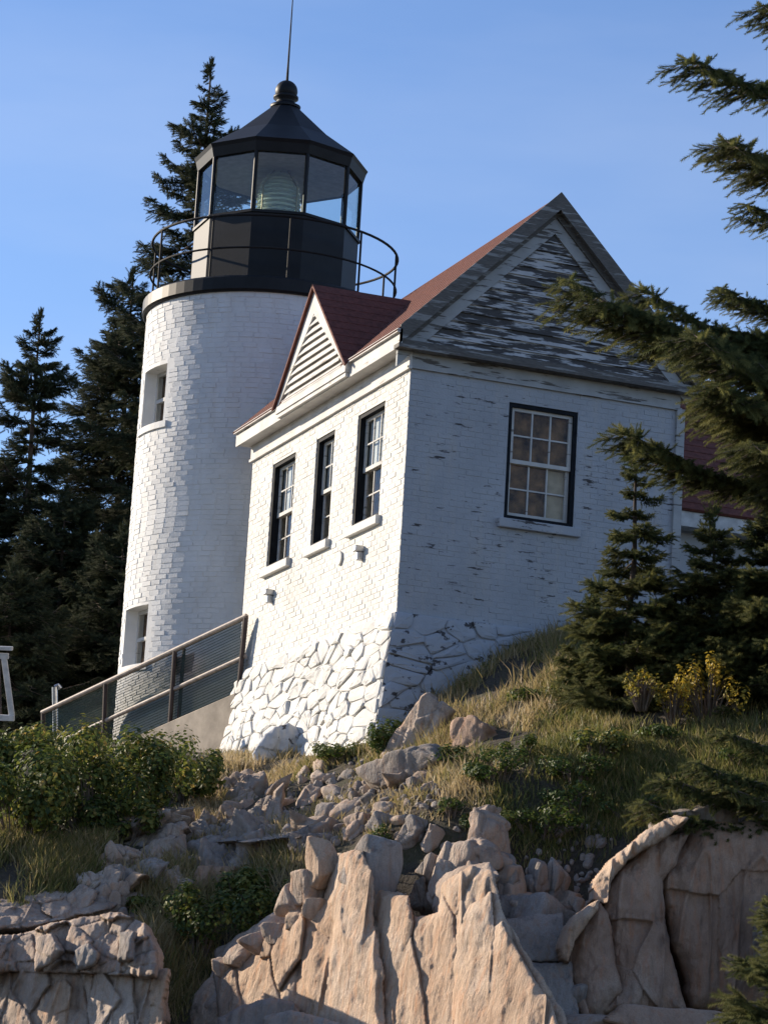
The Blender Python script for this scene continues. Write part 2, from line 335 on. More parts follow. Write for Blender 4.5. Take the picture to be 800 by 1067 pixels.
#@@HOUSE
# ------------------------------------------------------------------ bell house (small brick building)
HW, HL, ZB, ZF, ZS = 3.95, 6.45, -1.45, 1.86, 2.08                   # width, length, stone top, frieze bottom, soffit
EX, EZ0, EZ1 = -.25, 2.07, 2.33; GY0, GY1 = -.2, HL+.15; RX, RZ = HW/2, 4.56
house = thing('bell_house', (HW/2, HL/2, -1.5), 'small white painted brick house on a stone base with red gable roof', 'house')
def brick_wall(o, u, n, width, z0, z1, holes, ch=.076, bl=.215, seed=0, proud=.006, quoin=0):
    """running-bond bricks, each a box standing proud of the mortar by its own amount"""
    r = np.random.default_rng(seed); o, u, n = (np.array(t, float) for t in (o, u, n)); vs = []; fs = []; nb = 0
    rows = int(round((z1-z0)/ch)); ch = (z1-z0)/rows
    for k in range(rows):
        za, zb = z0+k*ch+.0035, z0+(k+1)*ch-.0035; x = -bl/2*(k % 2)
        while x < width:
            a, b = max(x+.005, 0), min(x+bl-.005, width); x += bl
            segs = [(a, b)]
            for (h0, h1, hz0, hz1) in holes:
                if zb > hz0 and za < hz1:
                    t = []
                    for s0, s1 in segs:
                        if s1 <= h0 or s0 >= h1: t.append((s0, s1))
                        else:
                            if s0 < h0-.03: t.append((s0, h0))
                            if s1 > h1+.03: t.append((h1, s1))
                    segs = t
            for s0, s1 in segs:
                if s1-s0 < .03: continue
                p0 = .002+proud*r.random()**2; e = proud*.10*r.normal(size=4)
                back = [o+u*s+n*-.02+np.array([0, 0, z]) for s, z in ((s0, za), (s1, za), (s1, zb), (s0, zb))]
                fr = [o+u*s+n*(p0+e[i])+np.array([0, 0, z]) for i, (s, z) in enumerate(((s0+.004, za+.004), (s1-.004, za+.004), (s1-.004, zb-.004), (s0+.004, zb-.004)))]
                vs += back+fr; fs += [[nb+i for i in f] for f in ((4,5,6,7),(0,1,5,4),(1,2,6,5),(2,3,7,6),(3,0,4,7))]; nb += 8
    return np.array(vs), np.array(fs)
LW = [(.876, 1.895), (2.815, 3.562), (4.449, 5.468)]                 # window spans along the long wall
GW = (1.443, 2.462)
WH = 1.6
holesL = [(a, b, 0, WH) for a, b in LW]
holesG = [(GW[0], GW[1], 0, WH)]
# wall cores, cut round the openings
def core(mb, horiz, z0, z1, holes, fn):
    xs = sorted({horiz[0], horiz[1], *[h for q in holes for h in q[:2]]}); zs = sorted({z0, z1, *[h for q in holes for h in q[2:]]})
    for a, b in zip(xs, xs[1:]):
        for c_, d_ in zip(zs, zs[1:]):
            if any(a >= q[0]-1e-6 and b <= q[1]+1e-6 and c_ >= q[2]-1e-6 and d_ <= q[3]+1e-6 for q in holes): continue
            mb.add([fn(a, c_), fn(b, c_), fn(b, d_), fn(a, d_)], [(0, 1, 2, 3)])
def wall(name, mat, horiz, z0, z1, holes, fn, fin, parent):
    mb = MB(); core(mb, horiz, z0, z1, holes, fn); core(mb, horiz, z0, z1, holes, fin)
    for h0, h1, a, b in holes:
        for (p, q) in (((h0, a), (h1, a)), ((h1, a), (h1, b)), ((h1, b), (h0, b)), ((h0, b), (h0, a))):
            mb.add([fn(*p), fn(*q), fin(*q), fin(*p)], [(0, 1, 2, 3)])
    return mb.build(name, mat, parent)
wl = wall('long_wall', M['lit_brick'], (0, HL), ZB-.3, ZF, holesL, lambda s, z: (0.0, s, z), lambda s, z: (.3, s, z), house)
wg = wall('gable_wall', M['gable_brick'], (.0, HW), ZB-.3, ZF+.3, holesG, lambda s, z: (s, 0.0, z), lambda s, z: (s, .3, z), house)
MB().box((HW-.3, .3, ZB-.3), (HW, HL, ZF)).box((.3, HL-.3, ZB-.3), (HW-.3, HL, ZF)).box((.3, .3, -.6), (HW-.3, HL-.3, -.5)).build('rear_wall', M['lit_brick'], house)
v, f = brick_wall((0, 0, 0), (0, 1, 0), (-1, 0, 0), HL, ZB, ZF, holesL, seed=1)
o = link('brickwork', np_mesh('brickwork', v-BASE[house], f, M['lit_brick']), wl); o['kind'] = 'stuff'
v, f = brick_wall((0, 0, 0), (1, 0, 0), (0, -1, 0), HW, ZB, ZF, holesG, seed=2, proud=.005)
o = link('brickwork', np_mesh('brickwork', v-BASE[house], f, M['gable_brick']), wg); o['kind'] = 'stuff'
# stone base: battered backing plus one object per painted stone
def clip(poly, nrm, c):
    out = []
    for i in range(len(poly)):
        a, b = poly[i], poly[(i+1) % len(poly)]; da, db = a@nrm-c, b@nrm-c
        if da <= 0: out.append(a)
        if da*db < 0: out.append(a+(b-a)*da/(da-db))
    return out
def voronoi(w, h, sw, sh, r):
    nx_, ny_ = max(1, round(w/sw)), max(1, round(h/sh)); pts = []
    for j in range(ny_):
        for i in range(nx_): pts.append(((i+.5+(.25 if j % 2 else -.25)+r.uniform(-.55, .55))*w/nx_, (j+.5+r.uniform(-.46, .46))*h/ny_))
    pts = np.array(pts); sc = np.array([1/sw, 1/sh]); cells = []
    for i, q in enumerate(pts):
        poly = [np.array(t)*sc for t in ((0., 0.), (w, 0.), (w, h), (0., h))]; a = q*sc
        for j in np.argsort(np.linalg.norm((pts-q)*sc, axis=1))[1:14]:
            b = pts[j]*sc; poly = clip(poly, b-a, (b@b-a@a)/2)
            if len(poly) < 3: break
        if len(poly) >= 3: cells.append([t/sc for t in poly])
    return cells
BAT = .20
def base_pt(face, s, z, out=0.):
    t = max(0, ZB-z); b = BAT*t+.05*math.sin(s*1.7+face)*min(t, 1)
    if face == 0:
        k = s/HL; return np.array([-.04-b-out, -(.04+BAT*t)+k*(HL+.08+1.3*BAT*t), z])
    k = s/HW; return np.array([-(.04+BAT*t)+k*(HW+.06+BAT*t), -.04-b-out, z])
bases = []
for face, ln in ((0, HL), (1, HW)):
    mb = MB()
    for i in range(12):
        for j in range(6):
            s0, s1 = ln*i/12, ln*(i+1)/12; z0, z1 = ZB-j*.4, ZB-(j+1)*.4
            mb.add([base_pt(face, s0, z0), base_pt(face, s1, z0), base_pt(face, s1, z1), base_pt(face, s0, z1)], [(0, 1, 2, 3)])
    if face == 0:
        mb.add([(-.04, -.04, ZB), (HW+.02, -.04, ZB), (HW+.02, HL+.04, ZB), (-.04, HL+.04, ZB)], [(0, 1, 2, 3)])
        mb.box((HW-.25, .05, -3.6), (HW, HL, ZB-.3)).box((0.3, HL-.25, -3.6), (HW-.25, HL-.004, ZB-.3))
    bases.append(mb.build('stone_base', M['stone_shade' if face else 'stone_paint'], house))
def stones(face, ln, hgt, sw, sh, mat, seed, bulge):
    r = np.random.default_rng(seed)
    for cell in voronoi(ln, hgt, sw, sh, r):
        c_ = np.mean(cell, axis=0); cut = []
        for i in range(len(cell)):                                   # knock the corners off
            a, b = cell[i], cell[(i+1) % len(cell)]; cut += [a+(b-a)*r.uniform(.06, .26), a+(b-a)*r.uniform(.74, .94)]
        cell = cut; n = len(cell); ring = [(c_+(q-c_)*.98, -.03) for q in cell]; pr = r.uniform(.02, bulge); tl = r.normal(0, .17, 2)
        for sc_, dep in ((.985, .4), (.88, .8), (.5, 1.0)):
            ring += [(c_+(q-c_)*sc_*r.uniform(.93, 1.04), pr*dep*r.uniform(.8, 1.15)+(q-c_)@tl*sc_*.35) for q in cell]
        ring.append((c_+r.uniform(-.03, .03, 2), pr*r.uniform(.9, 1.12))); vs = [base_pt(face, q[0], ZB-q[1], d) for q, d in ring]
        fs = [(k*n+i, k*n+(i+1) % n, (k+1)*n+(i+1) % n, (k+1)*n+i) for k in range(3) for i in range(n)]+[(3*n+i, 3*n+(i+1) % n, 4*n) for i in range(n)]
        MB().add(vs, fs).build('stone', mat, bases[face])
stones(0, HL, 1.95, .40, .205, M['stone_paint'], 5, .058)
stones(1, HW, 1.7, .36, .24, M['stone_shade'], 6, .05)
# sub-parts of a window: local frame given by origin, along-wall u, inward n
def window(parent_mat, o, u, n, w, h, cols, rows, depth, pane_backing=None, split=True):
    o, u, n = (np.array(t, float) for t in (o, u, n)); Z = np.array([0, 0, 1.])
    def B(mb, a, b, z0, z1, d0, d1): return mb.obox(o+u*a+n*d0+Z*z0, u*(b-a), n*(d1-d0), Z*(z1-z0))
    ft = .055; mb = MB()
    for q in ((0, ft, 0, h), (w-ft, w, 0, h), (ft, w-ft, h-ft, h), (ft, w-ft, 0, ft)): B(mb, *q, .015, depth+.06)
    fr = mb.build('window', M['dark_frame'], house)
    mb = MB(); st = .05; a, b, z0, z1 = ft, w-ft, ft, h-ft; zm = (z0+z1)/2
    dU, dL = depth-.035, depth+.005
    for (lo, hi, d) in ((zm-.02, z1, dU), (z0, zm+.02, dL)):
        for q in ((a, a+st, lo, hi), (b-st, b, lo, hi), (a+st, b-st, hi-.045, hi), (a+st, b-st, lo, lo+.055)): B(mb, *q, d, d+.035)
    mb.build('sash', M['sash'], fr)
    mb = MB(); pw = (b-a-2*st)/cols
    for (lo, hi, d) in ((zm+.035, z1-.045, dU), (z0+.055, zm-.025, dL)):
        rr = rows//2
        for c_ in range(1, cols): B(mb, a+st+pw*c_-.011, a+st+pw*c_+.011, lo, hi, d+.004, d+.03)
        for k in range(1, rr): B(mb, a+st, b-st, lo+(hi-lo)*k/rr-.010, lo+(hi-lo)*k/rr+.010, d+.006, d+.028)
        for c_ in range(cols):
            for k in range(rr):
                B(MB(), a+st+pw*c_+.004, a+st+pw*(c_+1)-.004, lo+(hi-lo)*k/rr+.004, lo+(hi-lo)*(k+1)/rr-.004, d+.014, d+.018).build('pane', M['glass'], fr)
    mb.build('muntin', M['sash'], fr)
    mb = MB(); B(mb, -.09, w+.09, -.13, -.005, -.075, .12); mb.build('sill', parent_mat, fr, bevel=.008)
    return fr, B
for i, (a, b) in enumerate(LW):
    fr, B = window(M['lit_brick'], (0, a, 0), (0, 1, 0), (1, 0, 0), b-a, WH, 2 if i == 1 else 3, 4, .13)
    mb = MB(); B(mb, .1, .35*(b-a), .1, .8, .22, .23); mb.build('curtain', M['gpaint'], fr)
    mb = MB(); B(mb, .07, b-a-.07, .80, 1.53, .158, .163); mb.build('pane_backing', M['gpaint'], fr)  # pale sheet just behind the upper panes
    mb = MB(); B(mb, .06, b-a-.06, .06, .78, .26, .27); mb.build('inner_board', M['pane_backing'], fr)
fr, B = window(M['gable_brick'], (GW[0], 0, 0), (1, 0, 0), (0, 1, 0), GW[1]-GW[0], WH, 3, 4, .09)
mb = MB(); B(mb, .07, .645, .07, .775, .135, .14); B(mb, .07, .95, .78, 1.53, .133, .138); mb.build('pane_backing', M['pane_backing'], fr)  # mottled brown sheet close behind the panes
mb = MB(); B(mb, .65, .95, .07, .775, .15, .155); mb.build('curtain', M['tan'], fr)
# frieze, soffit, fascia
MB().box((-.035, -.03, ZF), (0, HL+.03, ZS)).box((-.05, -.05, ZF-.03), (-.002, HL+.05, ZF+.012)).build('frieze', M['trim'], house)
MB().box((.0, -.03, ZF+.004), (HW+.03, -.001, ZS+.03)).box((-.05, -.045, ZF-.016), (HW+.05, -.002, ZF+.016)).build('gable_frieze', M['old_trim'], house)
for s, nm in ((0, 'eave'), (1, 'eave')):
    X = (lambda x: x) if s == 0 else (lambda x: HW-x)
    mb = MB().box((X(EX+.02), GY0+.03, ZS), (X(0.02), GY1-.03, ZS+.02)); mb.build('soffit', M['trim'], house)
    mb = MB().box((X(EX), GY0, EZ0-.003), (X(EX+.03), GY1, EZ1-.02)).box((X(EX-.045), GY0+.002, EZ1-.07), (X(EX-.001), GY1-.002, EZ1-.02)); mb.build('fascia', M['trim'], house)
MB().tube([(HW+.31, GY0-.05, 2.36), (HW+.31, HL, 2.34)], .055, 8).build('gutter', M['black_matt'], house)
# tympanum with rake boards and clapboards, each board an object
TZ = ZS+.12
MB().prism([(.12, .02, ZS), (HW-.12, .02, ZS), (RX, .02, RZ-.32)], (0, .06, 0)).build('gable_panel', M['clap'], house)
MB().box((EX-.02, GY0-.012, ZS-.02), (HW-EX+.02, -.031, ZS+.035)).box((EX+.03, GY0+.05, ZS+.035), (HW-EX-.03, -.02, ZS+.11)).build('cornice_ledge', M['rake'], house)
sl_ = (RZ-EZ1)/(RX-EX)
def rk(x, off): return EZ1+(min(x, 2*RX-x)-EX)*sl_-off
def rake(y0, y1, o0, o1, nm, mat, xs):
    for side in (0, 1):
        X = (lambda x: x) if side == 0 else (lambda x: 2*RX-x); a, b = xs
        mb = MB().hexa([(X(a), y0, rk(a, o1)), (X(b), y0, rk(b, o1)), (X(b), y1, rk(b, o1)), (X(a), y1, rk(a, o1)), (X(a), y0, rk(a, o0)), (X(b), y0, rk(b, o0)), (X(b), y1, rk(b, o0)), (X(a), y1, rk(a, o0))])
        mb.build(nm, mat, house)
rake(GY0, GY0+.03, -.035, .22, 'rake_board', M['rake'], (EX, RX))
rake(GY0+.031, -.08, .17, .20, 'rake_soffit', M['rake'], (EX+.03, RX))
rake(-.085, -.05, .20, .30, 'rake_moulding', M['rake'], (EX+.12, RX))
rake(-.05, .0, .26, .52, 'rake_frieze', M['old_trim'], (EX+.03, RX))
nb_ = 14; zt_ = RZ-.52
for k in range(nb_):
    z0 = TZ+(zt_-TZ)*k/nb_; z1 = z0+(zt_-TZ)/nb_+.015; ofs = .40
    hw0 = max(.03, (RZ-ofs-z0)/sl_); hw1 = max(.015, (RZ-ofs-z1)/sl_)
    j = random.uniform(-.006, .006)
    MB().hexa([(RX-hw0, -.034+j, z0), (RX+hw0, -.034-j, z0+random.uniform(-.008, .008)), (RX+hw0, .016, z0), (RX-hw0, .016, z0), (RX-hw1, -.004, z1), (RX+hw1, -.004, z1), (RX+hw1, .016, z1), (RX-hw1, .016, z1)]).build('clapboard', M['clap'], house)
# roof as overlapping shingle courses
def slope(a, b, c_, d_, n, th=.03, name='roof', parent=house, mat=None, lip=.012):
    """a,b eave ends; d_,c_ ridge ends; stepped courses"""
    a, b, c_, d_ = (np.array(t, float) for t in (a, b, c_, d_)); nr = np.cross(b-a, d_-a); nr /= np.linalg.norm(nr)
    if nr[2] < 0: nr = -nr
    mb = MB(); mb.hexa([a-nr*th, b-nr*th, c_-nr*th, d_-nr*th, a, b, c_, d_])
    for k in range(n):
        t0, t1 = k/n, min(1, (k+1.12)/n)
        p, q, r_, s_ = a+(d_-a)*t0, b+(c_-b)*t0, b+(c_-b)*t1, a+(d_-a)*t1
        mb.hexa([p+nr*.001, q+nr*.001, r_+nr*.001, s_+nr*.001, p+nr*lip, q+nr*lip, r_+nr*.004, s_+nr*.004])
    return mb.build(name, mat or M['roof'], parent)
rt = .03
slope((EX-.05, GY0+.012, EZ1-.05), (EX-.05, GY1+.03, EZ1-.05), (RX, GY1+.03, RZ), (RX, GY0+.012, RZ), 18)
slope((HW-EX+.05, GY0+.012, EZ1-.05), (HW-EX+.05, GY1+.03, EZ1-.05), (RX, GY1+.03, RZ), (RX, GY0+.012, RZ), 18)
# rear gable infill
MB().prism([(.0, HL-.1, ZF), (HW, HL-.1, ZF), (RX, HL-.1, RZ-.25)], (0, .08, 0)).build('rear_gable', M['trim'], house)
# dormer
DXF, DY0, DY1, DYP, DZ0, DZP = -.31, 1.66, 4.60, 3.18, 2.17, 3.74
def dorm(x, y, z): return np.array([x, y, z])
MB().prism([(DXF+.06, DY0+.12, DZ0+.05), (DXF+.06, DY1-.12, DZ0+.05), (DXF+.06, DYP, DZP-.12)], (.03, 0, 0)).build('dormer_panel', M['trim'], house)
for (p, q) in (((DY0, DZ0), (DYP, DZP)), ((DY1, DZ0), (DYP, DZP))):
    p, q = np.array(p), np.array(q); d = (q-p)/np.linalg.norm(q-p); inn = np.array([d[1], -d[0]]) if d[0] > 0 else np.array([-d[1], d[0]])
    w_ = .24; k = w_/abs(inn[1])                       # board hangs straight below the roof edge, plumb cut at the peak
    MB().hexa([(DXF, p[0], p[1]-.0), (DXF, q[0], q[1]-k*1.15), (DXF+.07, q[0], q[1]-k*1.15), (DXF+.07, p[0], p[1]), (DXF, p[0]-(.0 if d[0] > 0 else .0), p[1]+.10), (DXF, q[0], q[1]), (DXF+.07, q[0], q[1]), (DXF+.07, p[0], p[1]+.10)]).build('dormer_rake', M['trim'], house)
MB().box((DXF-.01, DY0+.02, DZ0-.03), (DXF+.08, DY1-.02, DZ0+.07)).build('dormer_sill', M['trim'], house)
MB().box((DXF+.01, DY0+.05, DZ0-.09), (EX-.002, DY1-.05, DZ0-.031)).build('dormer_apron', M['trim'], house)
ns = 10
for k in range(ns):
    z0 = DZ0+.09+(DZP-.42-DZ0)*k/ns; t = (z0-DZ0)/(DZP-DZ0); t2 = (z0+.10-DZ0)/(DZP-DZ0)
    a0, b0 = DY0+.17+(DYP-DY0-.17)*t, DY1-.17-(DY1-.17-DYP)*t; a1, b1 = DY0+.2+(DYP-DY0-.2)*t2, DY1-.2-(DY1-.2-DYP)*t2
    if b1-a1 < .05: continue
    MB().hexa([(DXF+.005, a0, z0), (DXF+.005, b0, z0), (DXF+.06, b1, z0+.10), (DXF+.06, a1, z0+.10), (DXF+.005, a0, z0+.022), (DXF+.005, b0, z0+.022), (DXF+.06, b1, z0+.122), (DXF+.06, a1, z0+.122)]).build('slat', M['trim'], house)
def onroof(z): return EX-.05+(z-EZ1+.05)/((RZ-EZ1+.05)/(RX-EX+.05))
xr = onroof(DZP+.03)+.05
for ye in (DY0-.06, DY1+.06):
    xe = onroof(DZ0+.06)
    slope((DXF-.05, ye, DZ0+.05), (xe, ye, DZ0+.05), (xr, DYP, DZP+.03), (DXF-.05, DYP, DZP+.03), 11, name='dormer_roof', lip=.009)
# vents on the long wall
for (px_, py_) in ((284, 622), (378, 577)):
    t = (0-CAM[0])/ray(px_, py_)[0]; q = CAM+ray(px_, py_)*t
    MB().box((-.13, q[1]-.06, q[2]+.02), (0, q[1]+.06, q[2]+.10)).box((-.09, q[1]-.035, q[2]-.10), (0, q[1]+.035, q[2]+.02)).build('vent_hood', M['steel'], house, bevel=.01)
t = (0-CAM[0])/ray(355, 582)[0]; q = CAM+ray(355, 582)*t
MB().tube([(.01, q[1], q[2]), (-.035, q[1], q[2])], .1, 14).build('vent_cap', M['lit_brick'], house)
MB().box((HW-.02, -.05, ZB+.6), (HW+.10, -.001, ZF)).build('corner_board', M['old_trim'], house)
# ------------------------------------------------------------------ keeper's house wing behind
ey = 1.6; er = ray(705, 531); e0 = CAM+er*((ey-CAM[1])/er[1]); rr = ray(745, 407); ry = ey+2.6; r0 = CAM+rr*((ry-CAM[1])/rr[1])
keep = thing('keepers_house', (9, ry, -1), 'white keeper\'s house with dark red roof behind the right-hand spruce branches', 'house')
ez, rz_ = e0[2], r0[2]; x0, x1 = HW+.02, 16
slope((x0, ey-.05, ez+.02), (x1, ey-.05, ez+.02), (x1, ry, rz_), (x0, ry, rz_), 20, parent=keep)
slope((x0, 2*ry-ey+.05, ez+.02), (x1, 2*ry-ey+.05, ez+.02), (x1, ry, rz_), (x0, ry, rz_), 20, parent=keep)
MB().box((x0, ey, ez-.22), (x1, ey+.03, ez)).build('fascia', M['gpaint'], keep)
MB().box((x0, ey+.03, ez-.20), (x1, ey+.4, ez-.17)).build('soffit', M['gpaint'], keep)
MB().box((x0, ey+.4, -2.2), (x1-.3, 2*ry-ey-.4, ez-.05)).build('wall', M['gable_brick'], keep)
for k in range(3):
    MB().box((6+k*3, ey+.37, -.9), (6.9+k*3, ey+.41, .2)).build('window', M['dark_frame'], keep)
#@@TOWER
# ------------------------------------------------------------------ lighthouse
TX, TY = .98, 9.05
dv = np.array([CAM[0]-TX, CAM[1]-TY]); dv /= np.linalg.norm(dv); phv = math.atan2(dv[0], dv[1])        # angle (sin,cos) of the side towards the sea
lh = thing('lighthouse', (TX, TY, -3), 'round white brick lighthouse tower with black lantern room on top', 'lighthouse')
ax = lambda r, a, z: np.array([TX+r*math.sin(a), TY+r*math.cos(a), z])
RTOP = 2.03; fx = lambda r: (TX+dv[0]*r, TY+dv[1]*r)
zD0, zD1 = zpx(*fx(RTOP+.08), 303), zpx(*fx(RTOP+.08), 287)
ZT0 = -3.2
def rad(z): return RTOP+.02*(zD0-z)/(zD0-ZT0)
aw = phv+math.radians(63)                                             # side the two windows face (clockwise seen from above is positive)
def twin(py0, py1):
    q = ax(2.1, aw, 0); return zpx(q[0], q[1], py0), zpx(q[0], q[1], py1)
zu1, zu0 = twin(382, 442); zl1, zl0 = twin(632, 693)
HA = .20                                                              # half angle of the openings
tholes = [(aw-HA, aw+HA, zu0, zu1), (aw-HA, aw+HA, zl0, zl1)]
angs = list(np.linspace(aw+HA, aw+2*PI-HA, 64)); tw = MB()
zs_ = sorted([ZT0, zl0, zl1, zu0, zu1, zD0]); zs_ = sorted(set(zs_+list(np.linspace(ZT0, zD0, 8))))
full = sorted(angs+[aw+2*PI])+[aw+2*PI+HA]
full = list(np.linspace(aw-HA, aw+HA, 5))+angs[1:]
for a, b in zip(full, full[1:]):
    for z0, z1 in zip(zs_, zs_[1:]):
        mid = (a+b)/2; zm = (z0+z1)/2
        if abs(mid-aw) < HA and any(h[2] < zm < h[3] for h in tholes): continue
        tw.add([ax(rad(z0), a, z0), ax(rad(z0), b, z0), ax(rad(z1), b, z1), ax(rad(z1), a, z1)], [(0, 1, 2, 3)])
for h in tholes:                                                      # reveals and inner chamber
    z0, z1 = h[2], h[3]; R0 = rad((z0+z1)/2); dp = .30
    for s in (-1, 1):
        a = aw+s*HA; tw.add([ax(R0, a, z0), ax(R0, a, z1), ax(R0-dp, a, z1), ax(R0-dp, a, z0)], [(0, 1, 2, 3)])
    al = np.linspace(aw-HA, aw+HA, 5)
    for a, b in zip(al, al[1:]):
        for z in (z0, z1): tw.add([ax(R0, a, z), ax(R0, b, z), ax(R0-dp, b, z), ax(R0-dp, a, z)], [(0, 1, 2, 3)])
tower = tw.build('tower', M['tower_brick'], lh)
# bricks round the tower
r = np.random.default_rng(11); vs = []; fs = []; nb = 0; ch = .082; rows = int((zD0-ZT0)/ch)
for k in range(rows):
    za = ZT0+k*ch+.003; zb = za+ch-.006; R0 = rad((za+zb)/2); nb_c = int(2*PI*R0/.225); off = r.random()
    for i in range(nb_c):
        a0 = (i+off)/nb_c*2*PI+.0025; a1 = (i+1+off)/nb_c*2*PI-.0025
        rel = ((a0+a1)/2-aw+PI) % (2*PI)-PI
        if any(zb > h[2] and za < h[3] for h in tholes) and abs(rel) < HA+.05: continue
        pr = .003+.006*r.random()**1.6; e = r.normal(0, .0016, 4)
        vs += [ax(R0-.02, a0, za), ax(R0-.02, a1, za), ax(R0-.02, a1, zb), ax(R0-.02, a0, zb)]
        vs += [ax(R0+pr+e[0], a0+.003, za+.005), ax(R0+pr+e[1], a1-.003, za+.005), ax(R0+pr+e[2], a1-.003, zb-.005), ax(R0+pr+e[3], a0+.003, zb-.005)]
        fs += [[nb+t for t in q] for q in ((4,5,6,7),(0,1,5,4),(1,2,6,5),(2,3,7,6),(3,0,4,7))]; nb += 8
o = link('brickwork', np_mesh('brickwork', np.array(vs)-BASE[lh], np.array(fs), M['tower_brick']), tower); o['kind'] = 'stuff'
for h in tholes:
    z0, z1 = h[2], h[3]; R0 = rad((z0+z1)/2)-.24; hw = R0*math.tan(HA)+.02
    u = np.array([math.cos(aw), -math.sin(aw), 0]); n = -np.array([math.sin(aw), math.cos(aw), 0]); o_ = ax(R0*math.cos(HA)+.04, aw, z0)-u*hw; Z = np.array([0, 0, 1.]); H = z1-z0; w = 2*hw
    mb = MB()
    for (a, b, c_, d_) in ((0, .06, 0, H), (w-.06, w, 0, H), (.06, w-.06, H-.06, H), (.06, w-.06, 0, .06), (.06, w-.06, H/2-.03, H/2+.03), (w/2-.012, w/2+.012, .06, H-.06)): mb.obox(o_+u*a+Z*c_, u*(b-a), n*.06, Z*(d_-c_))
    fr = mb.build('window', M['sash'], lh)
    for (c_, d_) in ((.06, H/2-.03), (H/2+.03, H-.06)):
        for (a, b) in ((.06, w/2-.012), (w/2+.012, w-.06)): MB().obox(o_+u*a+Z*c_+n*.02, u*(b-a), n*.01, Z*(d_-c_)).build('pane', M['glass'], fr)
    MB().obox(o_+n*.12, u*w, n*.02, Z*H).build('inner_board', M['pane_backing'], fr)
    mb = MB(); al = np.linspace(aw-HA-.05, aw+HA+.05, 8)
    for a, b in zip(al, al[1:]):
        mb.hexa([ax(R0+.1, a, z0-.11), ax(R0+.1, b, z0-.11), ax(R0+.275, b, z0-.11), ax(R0+.275, a, z0-.11), ax(R0+.1, a, z0-.004), ax(R0+.1, b, z0-.004), ax(R0+.275, b, z0-.004), ax(R0+.275, a, z0-.004)])
    mb.build('sill', M['tower_brick'], fr)
# gallery
RD = RTOP+.08
MB().lathe([(.2, zD0-.004), (RTOP-.06, zD0-.004), (RD-.03, zD0), (RD, zD0+.03), (RD, zD1-.03), (RD-.03, zD1), (.2, zD1)], TX, TY, 72).build('gallery_deck', M['black'], lh)
zr1 = zpx(*fx(RTOP+.02), 224); zr0 = zpx(*fx(RTOP+.02), 258); RR = RTOP+.0
ring = [ax(RR, 2*PI*k/72, 0) for k in range(72)]
rail = MB().tube([q+np.array([0, 0, zr1]) for q in ring], .022, 8, closed=True).tube([q+np.array([0, 0, zr0]) for q in ring], .018, 8, closed=True).build('railing', M['black_matt'], lh)
for k in range(10):
    a = phv-math.radians(6)+2*PI*k/10
    MB().tube([ax(RR-.0, a, zD1-.02), ax(RR, a, zr1+.01)], .019, 8).build('baluster', M['black_matt'], rail)
# lantern: ten-sided
RL = 1.36; va = [phv-math.radians(18)+math.radians(36)*k for k in range(10)]
zP1 = zpx(*fx(RL*.95), 222); zG1 = zpx(*fx(RL*.95), 158); zE = zpx(*fx(1.44), 142)
lan = MB()
for i in range(10):
    a, b = va[i], va[(i+1) % 10]
    lan.hexa([ax(RL-.06, a, zD1-.01), ax(RL-.06, b, zD1-.01), ax(RL, b, zD1-.01), ax(RL, a, zD1-.01), ax(RL-.06, a, zP1), ax(RL-.06, b, zP1), ax(RL, b, zP1), ax(RL, a, zP1)])
lan.lathe([(RL-.10, zP1), (RL+.03, zP1), (RL+.03, zP1+.045), (RL-.10, zP1+.045)], TX, TY, 10, va[0])
lantern = lan.build('lantern_room', M['black'], lh)
for i in range(10):
    a, b = va[i], va[(i+1) % 10]
    MB().tube([ax(RL-.015, a, zP1+.04), ax(RL-.015, a, zG1+.02)], .034, 6).build('mullion', M['black'], lantern)
    A, Bp = ax(RL-.03, a, 0), ax(RL-.03, b, 0); d = (Bp-A)/np.linalg.norm(Bp-A); A = A+d*.035; Bp = Bp-d*.035; inw = np.array([TX, TY, 0])-(A+Bp)/2; inw /= np.linalg.norm(inw)
    z0, z1 = zP1+.045, zG1
    MB().hexa([A+[0, 0, z0], Bp+[0, 0, z0], Bp+inw*.01+[0, 0, z0], A+inw*.01+[0, 0, z0], A+[0, 0, z1], Bp+[0, 0, z1], Bp+inw*.01+[0, 0, z1], A+inw*.01+[0, 0, z1]]).build('pane', M['lantern_glass'], lantern)
RE = 1.45
q = ax(.0, 0, 0); zN = zpx(TX, TY, 113)
MB().lathe([(RL-.09, zG1), (RL+.02, zG1), (RE-.03, zE-.06), (RE, zE), (RE*.60, zE+(zN-zE)*.42), (.27, zN-.03), (.20, zN+.02), (.02, zN+.02)], TX, TY, 10, va[0]).build('lantern_roof', M['black'], lh)
MB().lathe([(RL-.091, zG1-.002), (.02, zG1+.10)], TX, TY, 10, va[0]).build('lantern_ceiling', plain('grey_ceiling_paint', (.55, .55, .53), .7), lh)
zb = zpx(TX, TY, 95); rb = .19
prof = [(.25, zN), (.26, zN+.04), (.17, zN+.08), (.15, zN+.14), (.21, zN+.17), (.21, zN+.21), (.13, zN+.25)]
prof += [(rb*math.sin(t), zb-rb*math.cos(t)) for t in np.linspace(.6, PI-.15, 14)]
MB().lathe(prof, TX, TY, 24).build('ventilator_ball', M['black'], lh, smooth=True)
zt = zpx(TX, TY, -12); MB().tube([(TX, TY, zb+rb-.05), (TX, TY, zb+rb+.3), (TX, TY, zt)], [.026, .018, .008], 8).build('lightning_rod', M['black_matt'], lh)
